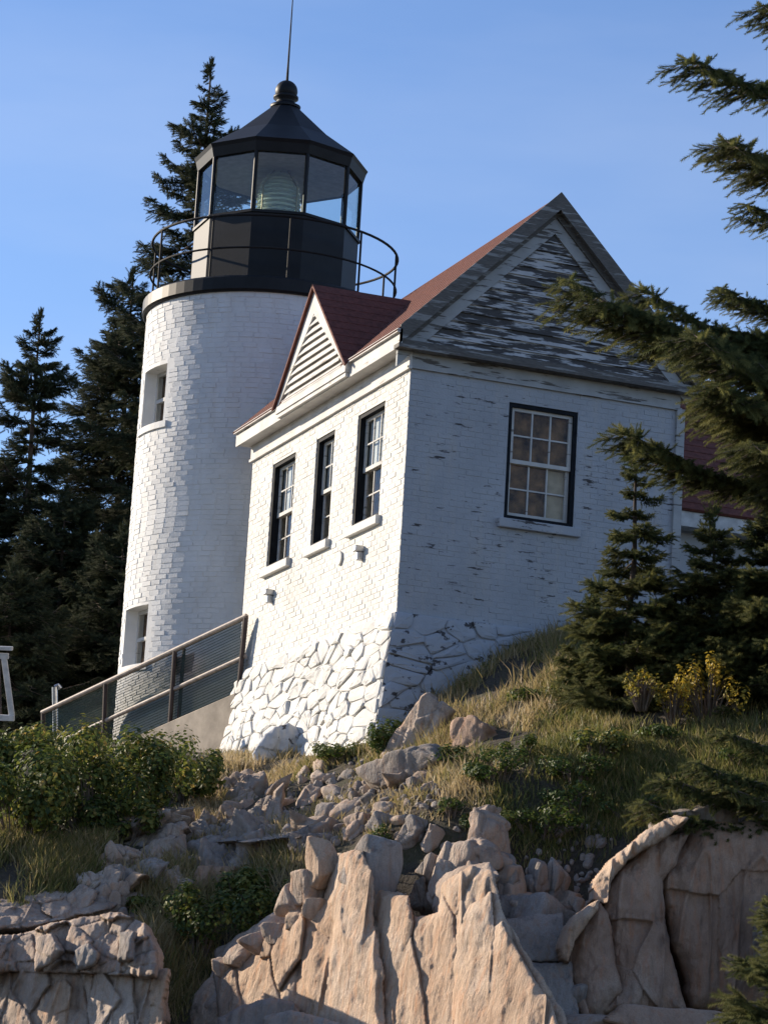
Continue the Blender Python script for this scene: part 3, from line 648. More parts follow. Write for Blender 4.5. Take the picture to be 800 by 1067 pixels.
# the lens, standing in the lantern
zl = zP1-.35; lens = thing('fresnel_lens', (TX, TY, zl), 'beehive shaped pale green glass lens inside the lantern room', 'lens')
z0, z1 = zpx(TX, TY, 226), zpx(TX, TY, 181); prof = []
nr = 9
for k in range(nr):
    t = k/nr; zz = z0+(z1-z0)*t; t2 = (k+1)/nr; R1 = .34*math.sqrt(max(.05, 1-max(0, t-.35)**2/.45)); R2 = .34*math.sqrt(max(.05, 1-max(0, t2-.35)**2/.45))
    prof = [(R1, zz+.004), (R1+.035, zz+.35*(z1-z0)/nr), (R2, z0+(z1-z0)*t2-.004), (R2-.05, z0+(z1-z0)*t2-.004), (R1-.05, zz+.004), (R1, zz+.004)]
    MB().lathe(prof, TX, TY, 28).build('glass_ring', M['lens'], lens)
for k in range(4):
    a = phv+.75+k*PI/2; MB().tube([ax(.40, a, zl), ax(.40, a, z0+.6*(z1-z0)), ax(.16, a, z1+.02)], .014, 6).build('brass_rib', plain('dull_brass', (.28, .22, .11), .4, .2, 9, .7), lens)
MB().lathe([(.02, zl), (.42, zl), (.42, z0-.01), (.02, z0-.01)], TX, TY, 24).build('pedestal', M['black_matt'], lens)
# ------------------------------------------------------------------ walkway wall and fence
def lerp(a, b, t): return a+(b-a)*t
fA0, fB0 = at(253, 641, 42.9), at(40, 742, 46.0)
fA1, fB1 = at(252, 683, 42.9), at(40, 781, 46.0)
fA2, fB2 = at(245, 722, 42.9), at(40, 812, 46.0)
wallt = thing('retaining_wall', lerp(fA2, fB2, .5), 'low tan concrete wall under the railing beside the stone base', 'wall')
dn = np.array([0, 0, -1.9]); th = np.cross((fB2-fA2)/np.linalg.norm(fB2-fA2), [0, 0, 1.])*.22
if th@FW < 0: th = -th
MB().hexa([fA2+dn, fB2+dn, fB2+dn+th, fA2+dn+th, fA2, fB2, fB2+th, fA2+th]).build('wall_body', M['concrete'], wallt, bevel=.012)
fence = thing('mesh_fence', lerp(fA2, fB2, .5), 'pipe railing with dark green mesh climbing past the tower foot', 'fence')
off = th*.35
MB().tube([fA0+off, fB0+off], .038, 10).build('rail', M['rust'], fence); MB().tube([fA1+off, fB1+off], .034, 10).build('rail', M['rust'], fence)
for t in (.004, .335, .675, .995):
    p0, p1 = lerp(fA2, fB2, t)+off, lerp(fA0, fB0, t)+off
    MB().tube([p0-np.array([0, 0, .05]), p1+np.array([0, 0, .01])], .038, 8).build('post', M['post'], fence)
mb = MB(); n1 = 200; dirv = (fB0-fA0)
def thin(a, b, w):                                                    # three-sided wire
    mb.tube([a, b], w, 3, cap=False)
for k in range(n1):
    t = (k+.5)/n1; thin(lerp(fA2, fB2, t)+off*1.6, lerp(fA0, fB0, t)+off*1.6, .0045)
for k in range(26):
    s = (k+.5)/26; thin(lerp(fA2, fA0, s)+off*1.6, lerp(fB2, fB0, s)+off*1.6, .0055)
mesh_mat = plain('dark_green_wire', (.035, .075, .07), .5, .3, 6)
o = mb.build('wire_mesh', mesh_mat, fence); o['kind'] = 'stuff'
q = at(189, 742, 44.2); 
sg = thing('board_on_post', q, 'faded pink board on a dark post behind the mesh fence', 'sign')
p0, p1 = at(186, 748, 44.0), at(192, 676, 44.0); MB().tube([p0-np.array([0, 0, .3]), p1], .03, 8).build('post', M['post'], sg)
a, b, c_, d_ = at(180, 705, 44.05), at(200, 700, 44.05), at(203, 680, 44.05), at(182, 686, 44.05)
MB().prism([a, b, c_, d_], FW*.03).build('board', M['pinkboard'], sg)
q = at(60, 775, 47); sp = thing('steel_post', q, 'thin galvanised steel post at the lower end of the fence', 'post')
MB().tube([q-np.array([0, 0, .3]), at(57, 716, 47)], .045, 10).build('pole', M['steel'], sp); 
qq = at(57, 716, 47); MB().tube([qq, qq+np.array([.05, -.02, .03]), qq+np.array([.09, -.03, -.02])], .035, 8).build('hook', M['steel'], sp)
# white wooden stand at the left edge
q = at(0, 748, 44); ws = thing('wooden_railing', q, 'white wooden railing end with slanted post at the left edge', 'railing')
def bar(name, a, b, w, t, mat=M['gpaint']):
    a, b = np.array(a), np.array(b); d = (b-a)/np.linalg.norm(b-a); s = np.cross(d, FW); s /= np.linalg.norm(s); n = np.cross(s, d)
    MB().obox(a-s*w/2-n*t/2, s*w, n*t, b-a).build(name, mat, ws, bevel=.006)
bar('top_rail', at(-60, 673, 44), at(13, 676, 44), .06, .16); bar('under_rail', at(-60, 681, 44), at(9, 684, 44), .09, .09)
bar('post', at(4, 684, 44), at(12.5, 747, 44), .085, .085); bar('baluster', at(-1, 684, 44.1), at(1, 747, 44.1), .03, .03, M['post'])
bar('baluster', at(-14, 684, 44.1), at(-12, 747, 44.1), .03, .03, M['post']); bar('bottom_rail', at(-60, 746, 44), at(15, 748.5, 44), .09, .12)
bar('post', at(-50, 684, 44), at(-50, 800, 44), .09, .09)
#@@ROCKS
# ------------------------------------------------------------------ rocks
_ico = {}
def ico(level):
    if level not in _ico:
        bm = bmesh.new(); bmesh.ops.create_icosphere(bm, subdivisions=level, radius=1); bm.verts.ensure_lookup_table()
        _ico[level] = (np.array([v.co[:] for v in bm.verts]), np.array([[v.index for v in f.verts] for f in bm.faces])); bm.free()
    return _ico[level]
def worley(p, s):
    i0 = np.floor(p).astype(np.int64); f1 = np.full(len(p), 9.); f2 = f1.copy(); idv = np.zeros(len(p)); cen = np.zeros_like(p)
    for dx in (-1, 0, 1):
        for dy in (-1, 0, 1):
            for dz in (-1, 0, 1):
                c = i0+(dx, dy, dz); o_ = np.stack([_h(c[:, 0], c[:, 1], c[:, 2], s+k) for k in (1, 2, 3)], 1); q = c+.12+.76*o_
                d = np.linalg.norm(p-q, axis=1); cl = d < f1; f2 = np.where(cl, f1, np.minimum(f2, d)); idv = np.where(cl, o_[:, 0]*7.13 % 1, idv); cen[cl] = q[cl]; f1 = np.where(cl, d, f1)
    return f1, f2, idv, cen
def rock_mesh(seed, dims, mat, level=4, planes=9, p=22, rough=.05, boxy=.16, crack=.0, hmin=.72, smooth=True, joint=None):
    r = np.random.default_rng(seed); D, F = ico(level); D = D/np.linalg.norm(D, axis=1)[:, None]
    nrm = [np.array(a, float)+r.normal(0, boxy, 3) for a in ((1,0,0),(-1,0,0),(0,1,0),(0,-1,0),(0,0,1),(0,0,-1))]; hs = list(r.uniform(.82, 1, 6))
    for _ in range(planes): nrm.append(r.normal(size=3)); hs.append(r.uniform(hmin, 1.08))
    nrm = np.array([n/np.linalg.norm(n) for n in nrm]); hs = np.array(hs)
    g = np.clip(D@nrm.T/hs, 1e-6, None); rr_ = (g**p).sum(1)**(-1/p)
    V = D*rr_[:, None]*np.array(dims)/2
    sz = float(np.mean(dims)); nn = V/np.array(dims); nn /= np.linalg.norm(nn, axis=1)[:, None]+1e-9
    q = V*np.array([1.5, 1.5, .8])/sz*2.2+seed*3.7
    dsp = rough*sz*(fbm(q, 5, seed % 97))
    if crack:
        c1 = np.abs(fbm(V*np.array([2.2, 2.2, .55])/sz+seed, 3, 5)); c2 = np.abs(fbm(V*np.array([.9, .9, 1.3])/sz+seed*2, 3, 8))
        dsp -= crack*sz*(np.exp(-(c1/.035)**2)+.8*np.exp(-(c2/.025)**2))
    if joint:
        (jx, jy, jz), step, ck = joint; q = (V+.35*sz*.12*np.stack([fbm(V*2.1/sz+k*9.1+seed, 3, k) for k in range(3)], 1))
        q = np.stack([(q[:, 0]-.16*q[:, 2])/jx, q[:, 1]/jy, (q[:, 2]+.25*q[:, 0])/jz], 1)+seed*.37
        f1, f2, idv, cen = worley(q, seed % 50); g = _h((idv*9999).astype(np.int64), (idv*777).astype(np.int64), np.zeros(len(q), np.int64), 3)
        dsp += step*(idv-.5)*2+step*1.2*((q-cen)[:, 2]*(g-.5)*2+(q-cen)[:, 0]*(idv-.5)*2)-ck*np.exp(-((f2-f1)/.07)**2)
    V = V+nn*dsp[:, None]
    return np_mesh('rock', V, F, mat, smooth=smooth)
def rot3(yaw=0, lean=0, tip=0):
    return Matrix.Rotation(yaw-YAW, 4, 'Z') @ Matrix.Rotation(lean, 4, 'Y') @ Matrix.Rotation(tip, 4, 'X')
_seed = [100]
def rock(name, px_, py_, w, h, mat, parent=None, d=None, dep=1., lean=0, yaw=0, tip=0, sink=0., level=4, **kw):
    """w,h: size across and upright, given by how wide the rock stands on the slope (pixels at its distance)"""
    _seed[0] += 1
    if d is None: d = hit(px_, py_)[1]
    q = at(px_, py_, d); k = d/FPX; dims = (w*k*1.12, w*k*dep*1.12, h*k*1.12)
    if parent is None or parent['category'] == 'rock outcrop' and parent.name != 'granite_crag': yaw -= .8; tip -= .15
    me = rock_mesh(_seed[0], dims, M[mat], level, **kw)
    o = bpy.data.objects.new(name, me); COL.objects.link(o)
    L = Vector(q-HF*sink)
    o.matrix_world = Matrix.Translation(L-(Vector(BASE[parent]) if parent is not None else Vector((0, 0, 0)))) @ rot3(yaw, lean, tip)
    if parent is not None: o.parent = parent
    return o
def edge_dist(P, poly):
    d = np.full(len(P), 1e9); poly = np.array(poly, float)
    for a, b in zip(poly, np.roll(poly, -1, 0)):
        t = np.clip(((P-a)@(b-a))/((b-a)@(b-a)), 0, 1); d = np.minimum(d, np.linalg.norm(P-a-t[:, None]*(b-a), axis=1))
    return d
def relief(name, poly, d, mat, parent, turn=0., back=.15, thick=.5, rnd=.09, flute=.045, joint=None, step=1.15, rough=.022, drape=None):
    """a slab with its own outline, tilt and thickness: turn>0 faces left, back leans the top away; the rim curves back into the rock"""
    _seed[0] += 1; sd = _seed[0]; poly = np.array(poly, float); c = poly.mean(0)
    if d is None: d = hit(*c)[1]-.12
    k = d/FPX; L0 = (poly-c)*[k, -k]; lo, hi = L0.min(0)-.02, L0.max(0)+.02; st = step*k
    us, vs_ = np.arange(lo[0], hi[0]+st, st), np.arange(lo[1], hi[1]+st, st); nu, nv = len(us), len(vs_); G = np.stack(np.meshgrid(us, vs_), -1).reshape(-1, 2)
    q3 = np.column_stack([G, np.full(len(G), sd*1.7)]); Gw = G+.03*np.column_stack([fbm(q3*7, 3, 1), fbm(q3*7, 3, 2)])
    ins = inpoly(Gw[:, 0], Gw[:, 1], [tuple(t) for t in L0]); e = edge_dist(Gw, L0)*np.where(ins, 1, -1)
    t = np.clip(e/rnd, 0, 1); rim = thick*.0+rnd*(1-np.sqrt(np.clip(1-(1-t)**2, 0, 1)))
    dep = -math.tan(turn)*G[:, 0]+math.tan(back)*G[:, 1]+rim
    if drape is not None:                                             # lie along the hillside: slope taken from the ground under it
        hp = np.array([[x_, y_, hit(x_, y_)[1]] for x_ in np.linspace(poly[:, 0].min(), poly[:, 0].max(), 7) for y_ in np.linspace(poly[:, 1].min(), poly[:, 1].max(), 6) if inpoly(np.array([x_]), np.array([y_]), [tuple(t_) for t_ in poly])[0]])
        cf = np.linalg.lstsq(np.column_stack([(hp[:, 0]-c[0])*k, -(hp[:, 1]-c[1])*k, np.ones(len(hp))]), hp[:, 2], rcond=None)[0]
        d = cf[2]-drape; dep = cf[0]*G[:, 0]+cf[1]*G[:, 1]+rim
    dep += flute*fbm(q3*[3.4, .55, 1], 4, 3)*2-.9*flute*np.exp(-(fbm(q3*[2.3, .35, 1]+5, 3, 6)/.03)**2)+rough*2*fbm(q3*[9, 6, 1], 5, 9)
    dep += .06*fbm(q3*[1.3, .9, 1], 2, 12)+.03*np.abs(fbm(q3*[4.5, 1.6, 1]+9, 3, 14))
    if joint:
        (jx, jy), jst, ck = joint; w = np.column_stack([(G[:, 0]+.3*G[:, 1]+.10*fbm(q3*2, 2, 4))/jx, (G[:, 1]-.3*G[:, 0]+.10*fbm(q3*2, 2, 5))/jy, np.full(len(G), sd*.5)]); f1, f2, idv, cen = worley(w, sd % 60)
        dep += jst*(idv-.5)*2+jst*((w-cen)[:, 0]*(idv-.4)*2)+ck*np.exp(-((f2-f1)/.06)**2)
    dep = np.where(e < 0, dep+thick, dep)
    base_ = at(c[0], c[1], d); V = HR*G[:, :1]+np.array([0, 0, 1.])*G[:, 1:]+HF*dep[:, None]
    # turn the sheet upright against the picture's roll
    V = V+HR*(G[:, 1:]*math.sin(ROLL))-np.array([0, 0, 1.])*(G[:, :1]*math.sin(ROLL))
    ii_ = (np.arange(nv-1)[:, None]*nu+np.arange(nu-1)[None]).ravel(); Q = np.column_stack([ii_, ii_+1, ii_+nu+1, ii_+nu]); keep_ = (e[Q] >= 0).any(1); Q = Q[keep_]
    used = np.unique(Q); mp = np.full(len(V), -1); mp[used] = np.arange(len(used)); off = base_-(BASE[parent] if parent is not None else 0)
    return link(name, np_mesh(name, V[used]+off, mp[Q], M[mat], smooth=True), parent)
A = lambda px_, py_, d: at(px_, py_, d)
cliff = thing('granite_cliff', A(720, 1060, 27.5), 'large brown shaded granite cliff with a pale left edge at the bottom right', 'cliff')
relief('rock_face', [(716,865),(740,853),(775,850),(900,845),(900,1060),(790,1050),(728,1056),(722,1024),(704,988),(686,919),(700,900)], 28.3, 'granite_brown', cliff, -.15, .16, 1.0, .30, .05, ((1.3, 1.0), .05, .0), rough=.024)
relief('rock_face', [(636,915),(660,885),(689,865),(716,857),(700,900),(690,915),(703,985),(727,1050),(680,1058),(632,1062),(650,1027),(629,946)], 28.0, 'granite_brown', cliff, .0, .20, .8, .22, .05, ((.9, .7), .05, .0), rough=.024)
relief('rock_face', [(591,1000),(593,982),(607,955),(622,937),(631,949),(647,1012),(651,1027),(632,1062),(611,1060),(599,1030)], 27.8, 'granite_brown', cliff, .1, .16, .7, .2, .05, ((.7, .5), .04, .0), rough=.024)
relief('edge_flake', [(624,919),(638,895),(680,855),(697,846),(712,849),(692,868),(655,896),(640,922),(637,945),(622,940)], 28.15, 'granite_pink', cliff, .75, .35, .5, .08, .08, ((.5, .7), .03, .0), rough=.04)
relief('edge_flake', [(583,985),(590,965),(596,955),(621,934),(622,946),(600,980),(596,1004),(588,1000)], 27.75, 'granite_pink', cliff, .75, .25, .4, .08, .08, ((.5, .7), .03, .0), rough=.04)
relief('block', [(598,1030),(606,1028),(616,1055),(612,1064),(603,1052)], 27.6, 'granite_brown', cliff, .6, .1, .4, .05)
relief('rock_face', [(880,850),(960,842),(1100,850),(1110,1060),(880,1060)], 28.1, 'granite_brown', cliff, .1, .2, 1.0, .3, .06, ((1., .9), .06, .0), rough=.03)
rock('block', 705, 1066, 150, 22, 'granite_brown', cliff, 26.9, .7, level=5, p=24, rough=.04)
rock('block', 640, 1069, 110, 18, 'granite', cliff, 26.8, .7, level=5, p=24, rough=.04)
rock('block', 700, 858, 46, 26, 'granite_grey', cliff, 28.9, 1., lean=-.3, level=5, rough=.06)
rock('block', 742, 852, 50, 24, 'granite_grey', cliff, 29.0, 1., lean=.05, level=5, rough=.06)
relief('block', [(795,960),(806,925),(830,930),(840,1000),(812,1030),(797,1010)], 27.4, 'granite_grey', cliff, .3, .1, .6, .08)
# centre crag of upright slabs
crag = thing('granite_crag', A(430, 1060, 28.5), 'sunlit pink granite crag of tall upright slabs in the bottom centre', 'rock outcrop')
def face_d(x): return 31.0-(x-200)*.0134                             # the crag's main face runs away to the left, so the low sun rakes it
def slab(poly, d, turn=.85, back=.26, mat='granite_pink', **kw):
    cx_ = sum(q[0] for q in poly)/len(poly); return relief('slab', poly, face_d(cx_)-(28.8-d)*.25 if d > 27 else face_d(cx_)+.75, mat, crag, .99, back*1.1, kw.pop('thick', .5)*0+.38, kw.pop('rnd', .11), **kw)
relief('crag_body', [(180,1120),(192,1050),(222,1014),(268,994),(298,956),(330,940),(340,885),(369,880),(390,925),(419,928),(432,955),(452,948),(453,918),(479,900),(500,905),(515,950),(545,995),(575,1040),(612,1120)], face_d(400)+.20, 'granite_pink', crag, .95, .26, 1.4, .12, .06, ((.38, 1.3), .07, .05), rough=.03)
slab([(190,1058),(200,1045),(220,1022),(235,1018),(268,1052),(275,1120),(185,1120)], 28.9, .7, .4, flute=.045)
slab([(262,1030),(268,1002),(277,1003),(297,997),(303,1030),(325,1072),(330,1120),(258,1120)], 28.75, .75, .3, flute=.06)
slab([(296,1000),(300,965),(310,961),(332,953),(347,960),(352,1000),(360,1120),(294,1120),(292,1030)], 28.7, .8, .22, flute=.06)
slab([(342,888),(356,881),(369,884),(384,916),(389,957),(403,1002),(420,1120),(348,1120),(346,972),(340,935)], 28.6, .8, .2, thick=1.2, flute=.05)
slab([(387,935),(399,929),(419,931),(427,961),(421,1006),(416,1032),(424,1120),(402,1120),(388,972)], 28.5, .85, .2)
slab([(408,1040),(421,1004),(437,1075),(444,1120),(408,1120)], 28.25, .85, .2)
slab([(422,972),(432,958),(449,956),(453,972),(465,1010),(483,1075),(490,1120),(436,1120),(425,1017)], 28.45, .85, .22, thick=1.1)
slab([(446,967),(455,952),(468,984),(477,1010),(490,1075),(495,1120),(478,1120),(457,1010)], 28.4, .9, .2)
slab([(451,922),(465,905),(479,899),(507,895),(517,912),(484,948),(478,975),(466,985),(459,965)], 26.2, .7, .4, 'granite', rnd=.14)
slab([(474,956),(488,938),(505,925),(513,969),(517,1010),(530,1120),(485,1120),(472,1010)], 28.5, .85, .24, thick=1.1)
slab([(507,969),(519,957),(543,999),(571,1040),(610,1120),(515,1120),(508,1010)], 28.2, .8, .28, thick=1.1, flute=.06)
relief('ledge_face', [(517,963),(545,955),(584,946),(594,998),(565,1003),(540,1005)], 28.2, 'granite_grey', crag, -.1, .6, .6, .06, .02)
relief('ledge_face', [(538,1007),(565,1004),(594,999),(600,1030),(609,1064),(585,1072),(563,1038)], 27.6, 'granite_grey', crag, -.1, .5, .6, .06, .02)
rock('block', 410, 1020, 330, 170, 'granite', crag, 31.2, .35, level=6, p=24, rough=.05, tip=-.3, joint=((.3, .3, .8), .05, .04))
relief('block', [(224,1066),(250,1050),(282,1038),(303,1039),(318,1060),(330,1110),(220,1110)], 29.0, 'granite_grey', crag, .5, .3, .6, .08)
relief('block', [(272,1066),(300,1054),(340,1060),(370,1066),(380,1110),(270,1110)], 28.0, 'granite_grey', crag, .3, .5, .6, .07)
for px_, py_, w, h in ((306, 940, 30, 34), (324, 925, 26, 34), (336, 905, 22, 40), (312, 958, 24, 22), (290, 975, 30, 24), (272, 985, 28, 24), (255, 998, 26, 24), (238, 1010, 24, 20), (285, 990, 20, 22), (330, 948, 20, 26)):
    rock('block', px_, py_, w, h, 'granite' if w > 24 else 'granite_pink', crag, face_d(px_)+.15+(1000-py_)*.003, 1., random.uniform(-.1, .3), -.8+random.uniform(-.3, .3), level=5, planes=9, p=24, rough=.05, crack=.015, boxy=.25)
rock('block', 388, 908, 44, 66, 'granite_grey', crag, 29.2, 1, .25, .3, level=5, planes=8, p=18, rough=.05)
# knobbly crown of the crag
for (px_, py_, w, h, d, le, mt_) in ((480, 905, 40, 60, 29.3, .5, 'granite'), (500, 895, 50, 46, 29.4, .3, 'granite'), (520, 912, 46, 44, 29.5, .2, 'granite_grey'), (462, 925, 28, 56, 29.1, .45, 'granite'),
     (494, 930, 34, 56, 29.0, .4, 'granite'), (533, 925, 26, 52, 29.2, .05, 'granite'), (533, 948, 30, 28, 29.0, 0, 'granite'), (515, 935, 20, 34, 29.2, .2, 'granite'), (448, 910, 26, 26, 29.6, .3, 'granite_grey'),
     (438, 935, 26, 30, 29.6, .3, 'granite_grey'), (560, 922, 26, 54, 29.5, .02, 'granite_grey'), (578, 925, 24, 56, 29.6, -.1, 'granite_grey'), (593, 942, 22, 26, 29.5, 0, 'granite'), (603, 950, 22, 18, 29.4, 0, 'granite'),
     (566, 952, 46, 18, 29.3, 0, 'granite_grey'), (545, 942, 18, 22, 29.3, 0, 'granite'), (560, 975, 84, 44, 29.0, .05, 'granite_grey'), (580, 1010, 88, 62, 28.6, .12, 'granite_grey'), (556, 1000, 40, 50, 28.7, .2, 'granite'), (585, 1050, 70, 40, 28.0, .1, 'granite_grey'), (508, 868, 36, 44, 30.2, .25, 'granite'), (505, 855, 28, 26, 30.6, .1, 'granite')):
    rock('block', px_, py_, w, h, mt_, crag, d-max(0, (d-29)*.2), 1.0, -le*.5, -.8+random.uniform(-.3, .3), tip=-.15, level=5, planes=8, p=18, rough=.06, crack=.012, joint=((.3, .3, .45), .02, .025))
# left ledge
ledge = thing('granite_ledge', A(80, 1060, 29.5), 'pale fractured granite ledge of stacked blocks in the bottom left corner', 'rock outcrop')
r = np.random.default_rng(21)
def ledge_d(x): return 30.1-x*.0080
relief('ledge_body', [(-40,1120),(-40,1006),(8,1012),(34,1004),(66,1008),(110,1000),(150,1004),(170,1012),(178,1050),(184,1120)], ledge_d(72), 'granite', ledge, .68, .20, .8, .16, .07, ((.34, .75), .085, .03), rough=.035)
relief('ledge_top', [(-40,1030),(-40,985),(10,975),(44,962),(84,950),(122,944),(150,955),(170,985),(172,1012),(120,1012),(60,1016),(10,1018)], ledge_d(68)+.16, 'granite', ledge, .68, .62, .8, .12, .07, ((.30, .24), .10, .03), rough=.04)
for poly, mt_, lift in (([(36,1030),(63,1018),(71,1026),(73,1057),(72,1110),(16,1110),(20,1070),(38,1048)], 'granite_pink', .10), ([(113,1012),(133,1009),(136,1035),(146,1075),(150,1110),(106,1110),(109,1040)], 'granite', .08),
    ([(150,1012),(167,1009),(168,1040),(176,1110),(160,1110)], 'granite_pink', .06), ([(-20,1026),(8,1022),(12,1075),(9,1110),(-20,1110)], 'granite', .08), ([(75,990),(90,981),(101,990),(98,1006),(80,1012)], 'granite_grey', .16), ([(34,976),(52,973),(64,990),(57,1003),(38,1012)], 'granite', .16), ([(120,972),(138,970),(142,1000),(124,1000)], 'granite_grey', .14)):
    relief('block', poly, ledge_d(sum(q[0] for q in poly)/len(poly))-lift+.02, mt_, ledge, .75, .24, .35, .08, .05, ((.4, .6), .02, .0))
for px_, py_ in [(x+r.uniform(-7, 7), y+r.uniform(-5, 5)) for y in range(930, 1062, 13) for x in range(-8, 175, 17)]:
    top = 975-.42*px_ if px_ < 110 else 930+.25*(px_-110)
    if py_ < top: continue
    w = r.uniform(11, 24)
    if py_ > 985 or r.random() < .4: continue
    rock('block', px_, py_, w*1.2, w*r.uniform(.7, 1.6), 'granite' if r.random() < .6 else 'granite_grey', ledge, None, 1, r.uniform(-.2, .6), r.uniform(-.7, .7), level=4 if w > 20 else 3, planes=9, p=20, rough=.07, boxy=.35, hmin=.6)
# outcrop climbing from the ledge to the house
outc = thing('granite_outcrop', A(230, 900, 34), 'long pale granite outcrop climbing from the left ledge towards the stone base', 'rock outcrop')
relief('outcrop_body', [(-30,968),(30,946),(66,925),(92,902),(118,880),(155,862),(195,847),(215,850),(218,872),(190,890),(168,915),(140,945),(100,962),(60,982),(20,994),(-30,1004)], None, 'granite', outc, 0, 0, .8, .12, .05, ((.30, .16), .10, .03), rough=.04, drape=.10)
relief('outcrop_body', [(212,850),(235,836),(262,820),(300,826),(318,850),(338,876),(318,886),(296,884),(268,892),(236,890),(210,894),(200,880)], None, 'granite_grey', outc, 0, 0, .8, .12, .05, ((.30, .18), .10, .03), rough=.04, drape=.05)
for poly, mt_, tu, bk in (([(106,899),(119,883),(153,865),(190,851),(196,859),(158,878),(134,890),(114,903)], 'granite', .6, .7), ([(127,898),(150,881),(174,867),(184,869),(179,885),(158,901),(142,909)], 'granite', .7, .5), ([(93,914),(111,900),(126,907),(123,922),(106,937),(93,930)], 'granite', .7, .5),
      ([(104,945),(124,920),(135,907),(152,909),(134,927),(119,948)], 'granite_pink', .8, .5), ([(241,875),(268,861),(286,888),(286,909),(272,927),(248,924)], 'granite_grey', .15, .2), ([(278,829),(290,834),(299,865),(286,872),(272,863)], 'granite', .6, .3), ([(194,927),(204,903),(243,899),(247,924),(216,929)], 'granite_brown', .2, .1),
      ([(212,877),(234,870),(231,888),(215,901)], 'granite', .5, .3), ([(60,940),(80,920),(100,925),(96,945),(70,955)], 'granite', .5, .6), ([(150,905),(165,893),(178,910),(172,935),(155,932)], 'granite_grey', .4, .4), ([(172,880),(186,868),(196,890),(190,915),(176,908)], 'granite', .6, .3), ([(226,838),(262,822),(272,832),(250,846),(232,850)], 'granite', .5, .7),
      ([(298,870),(318,858),(332,880),(326,905),(304,900)], 'granite_grey', .3, .3), ([(196,858),(210,850),(222,868),(214,880),(200,878)], 'granite_grey', .5, .4)):
    relief('block', poly, hit(*np.mean(poly, 0))[1]-.30, mt_, outc, tu, bk, .45, .06, .04, ((.4, .5), .02, .0))
for px_, py_, w, h, le, mt_ in ((150, 872, 95, 24, -.42, 'granite'), (175, 860, 60, 18, -.38, 'granite'), (120, 900, 50, 26, -.5, 'granite'), (92, 925, 40, 30, -.55, 'granite'), (115, 940, 46, 36, -.7, 'granite'), (125, 925, 34, 30, -.6, 'granite_grey'), (178, 885, 30, 40, .2, 'granite'),
      (150, 915, 34, 44, .5, 'granite_grey'), (205, 905, 34, 30, .2, 'granite_grey'), (222, 895, 44, 42, .1, 'granite_grey'), (262, 885, 44, 64, .08, 'granite_grey'), (245, 880, 26, 40, .2, 'granite'), (285, 850, 26, 46, .02, 'granite'), (255, 835, 46, 26, -.4, 'granite'), (252, 822, 44, 22, -.35, 'granite'),
      (215, 860, 22, 30, .2, 'granite'), (235, 855, 24, 28, .5, 'granite'), (200, 875, 26, 24, .3, 'granite'), (255, 905, 60, 40, .0, 'granite_grey'), (222, 920, 50, 40, .15, 'granite_grey'), (300, 880, 30, 44, .1, 'granite_grey'), (322, 885, 40, 30, .05, 'granite_grey'), (180, 925, 30, 36, .4, 'granite'), (165, 900, 26, 26, .3, 'granite'), (70, 945, 30, 18, -.4, 'granite'), (45, 955, 34, 18, -.3, 'granite'), (18, 968, 34, 20, -.2, 'granite')):
    rock('block', px_, py_, w, h, mt_, outc, None, .8, le, r.uniform(-.3, .3), level=5, planes=9, p=22, rough=.06, crack=.015, boxy=.3, hmin=.66, joint=((.2, .2, .3), .03, .03))
for px_, py_ in [(x+r.uniform(-8, 8), y+r.uniform(-6, 6)) for y in range(830, 950, 13) for x in range(95, 345, 15)]:
    up = 985-.62*px_
    if py_ < up+8 or py_ > up+85 or (px_ > 190 and py_ > 905) or r.random() < .45 or px_ > 300: continue
    w = r.uniform(10, 24); rock('block', px_, py_, w*1.15, w*r.uniform(.6, 1.5), 'granite' if r.random() < .6 else 'granite_grey', outc, hit(px_, py_)[1]+.06, 1, r.uniform(-.4, .5), r.uniform(-.6, .6), level=3, planes=9, p=20, rough=.07, boxy=.35, hmin=.6)
# single boulders, each with its own label
def boulder(px_, py_, w, h, mat, label, **kw):
    k = dict(level=5, planes=9, p=22, rough=.055, crack=.012, joint=((.35, .35, .4), .02, .02)); k.update(kw)
    return tag(rock('boulder', px_, py_, w, h, mat, **k), label, 'boulder')
boulder(428, 808, 92, 40, 'granite_grey', 'flat grey boulder lying slanted across the earth bank below the gable', lean=-.28, sink=.3, dep=.6)
boulder(437, 765, 34, 84, 'granite', 'tall pale leaning boulder at the left end of the grassy mound', lean=.55, d=35.3)
boulder(497, 775, 56, 50, 'granite_brown', 'dark shaded boulder tucked under the grassy overhang', dep=.8, d=34.2)
tag(relief('boulder', [(264,790),(267,780),(273,767),(284,756),(297,749),(308,754),(315,762),(320,784),(308,800),(270,802)], 39.3, 'stone_shade', None, -.35, .35, .5, .14, .05, ((.35, .4), .06, .0)), 'white painted boulder jutting from the foot of the stone base', 'boulder')
boulder(407, 846, 28, 20, 'granite', 'rounded tan boulder just below the flat grey boulder', lean=.1)
boulder(398, 862, 30, 28, 'granite_grey', 'squarish grey boulder above the tallest slab of the crag')
boulder(432, 872, 24, 36, 'granite_grey', 'upright wedge shaped boulder on the rubble slope', lean=.5)
boulder(450, 876, 22, 30, 'granite', 'small tan wedge boulder beside the upright grey wedge', lean=.4)
boulder(322, 836, 24, 34, 'granite', 'upright pale boulder at the top of the rubble below the base', lean=.1)
boulder(345, 850, 30, 24, 'granite_grey', 'blocky grey boulder in the middle of the rubble', lean=.1)
boulder(372, 866, 26, 36, 'granite', 'narrow tan boulder standing just above the crag', lean=.15)
boulder(335, 870, 40, 30, 'granite', 'wide tan boulder low in the rubble, left of the crag top', lean=-.1)
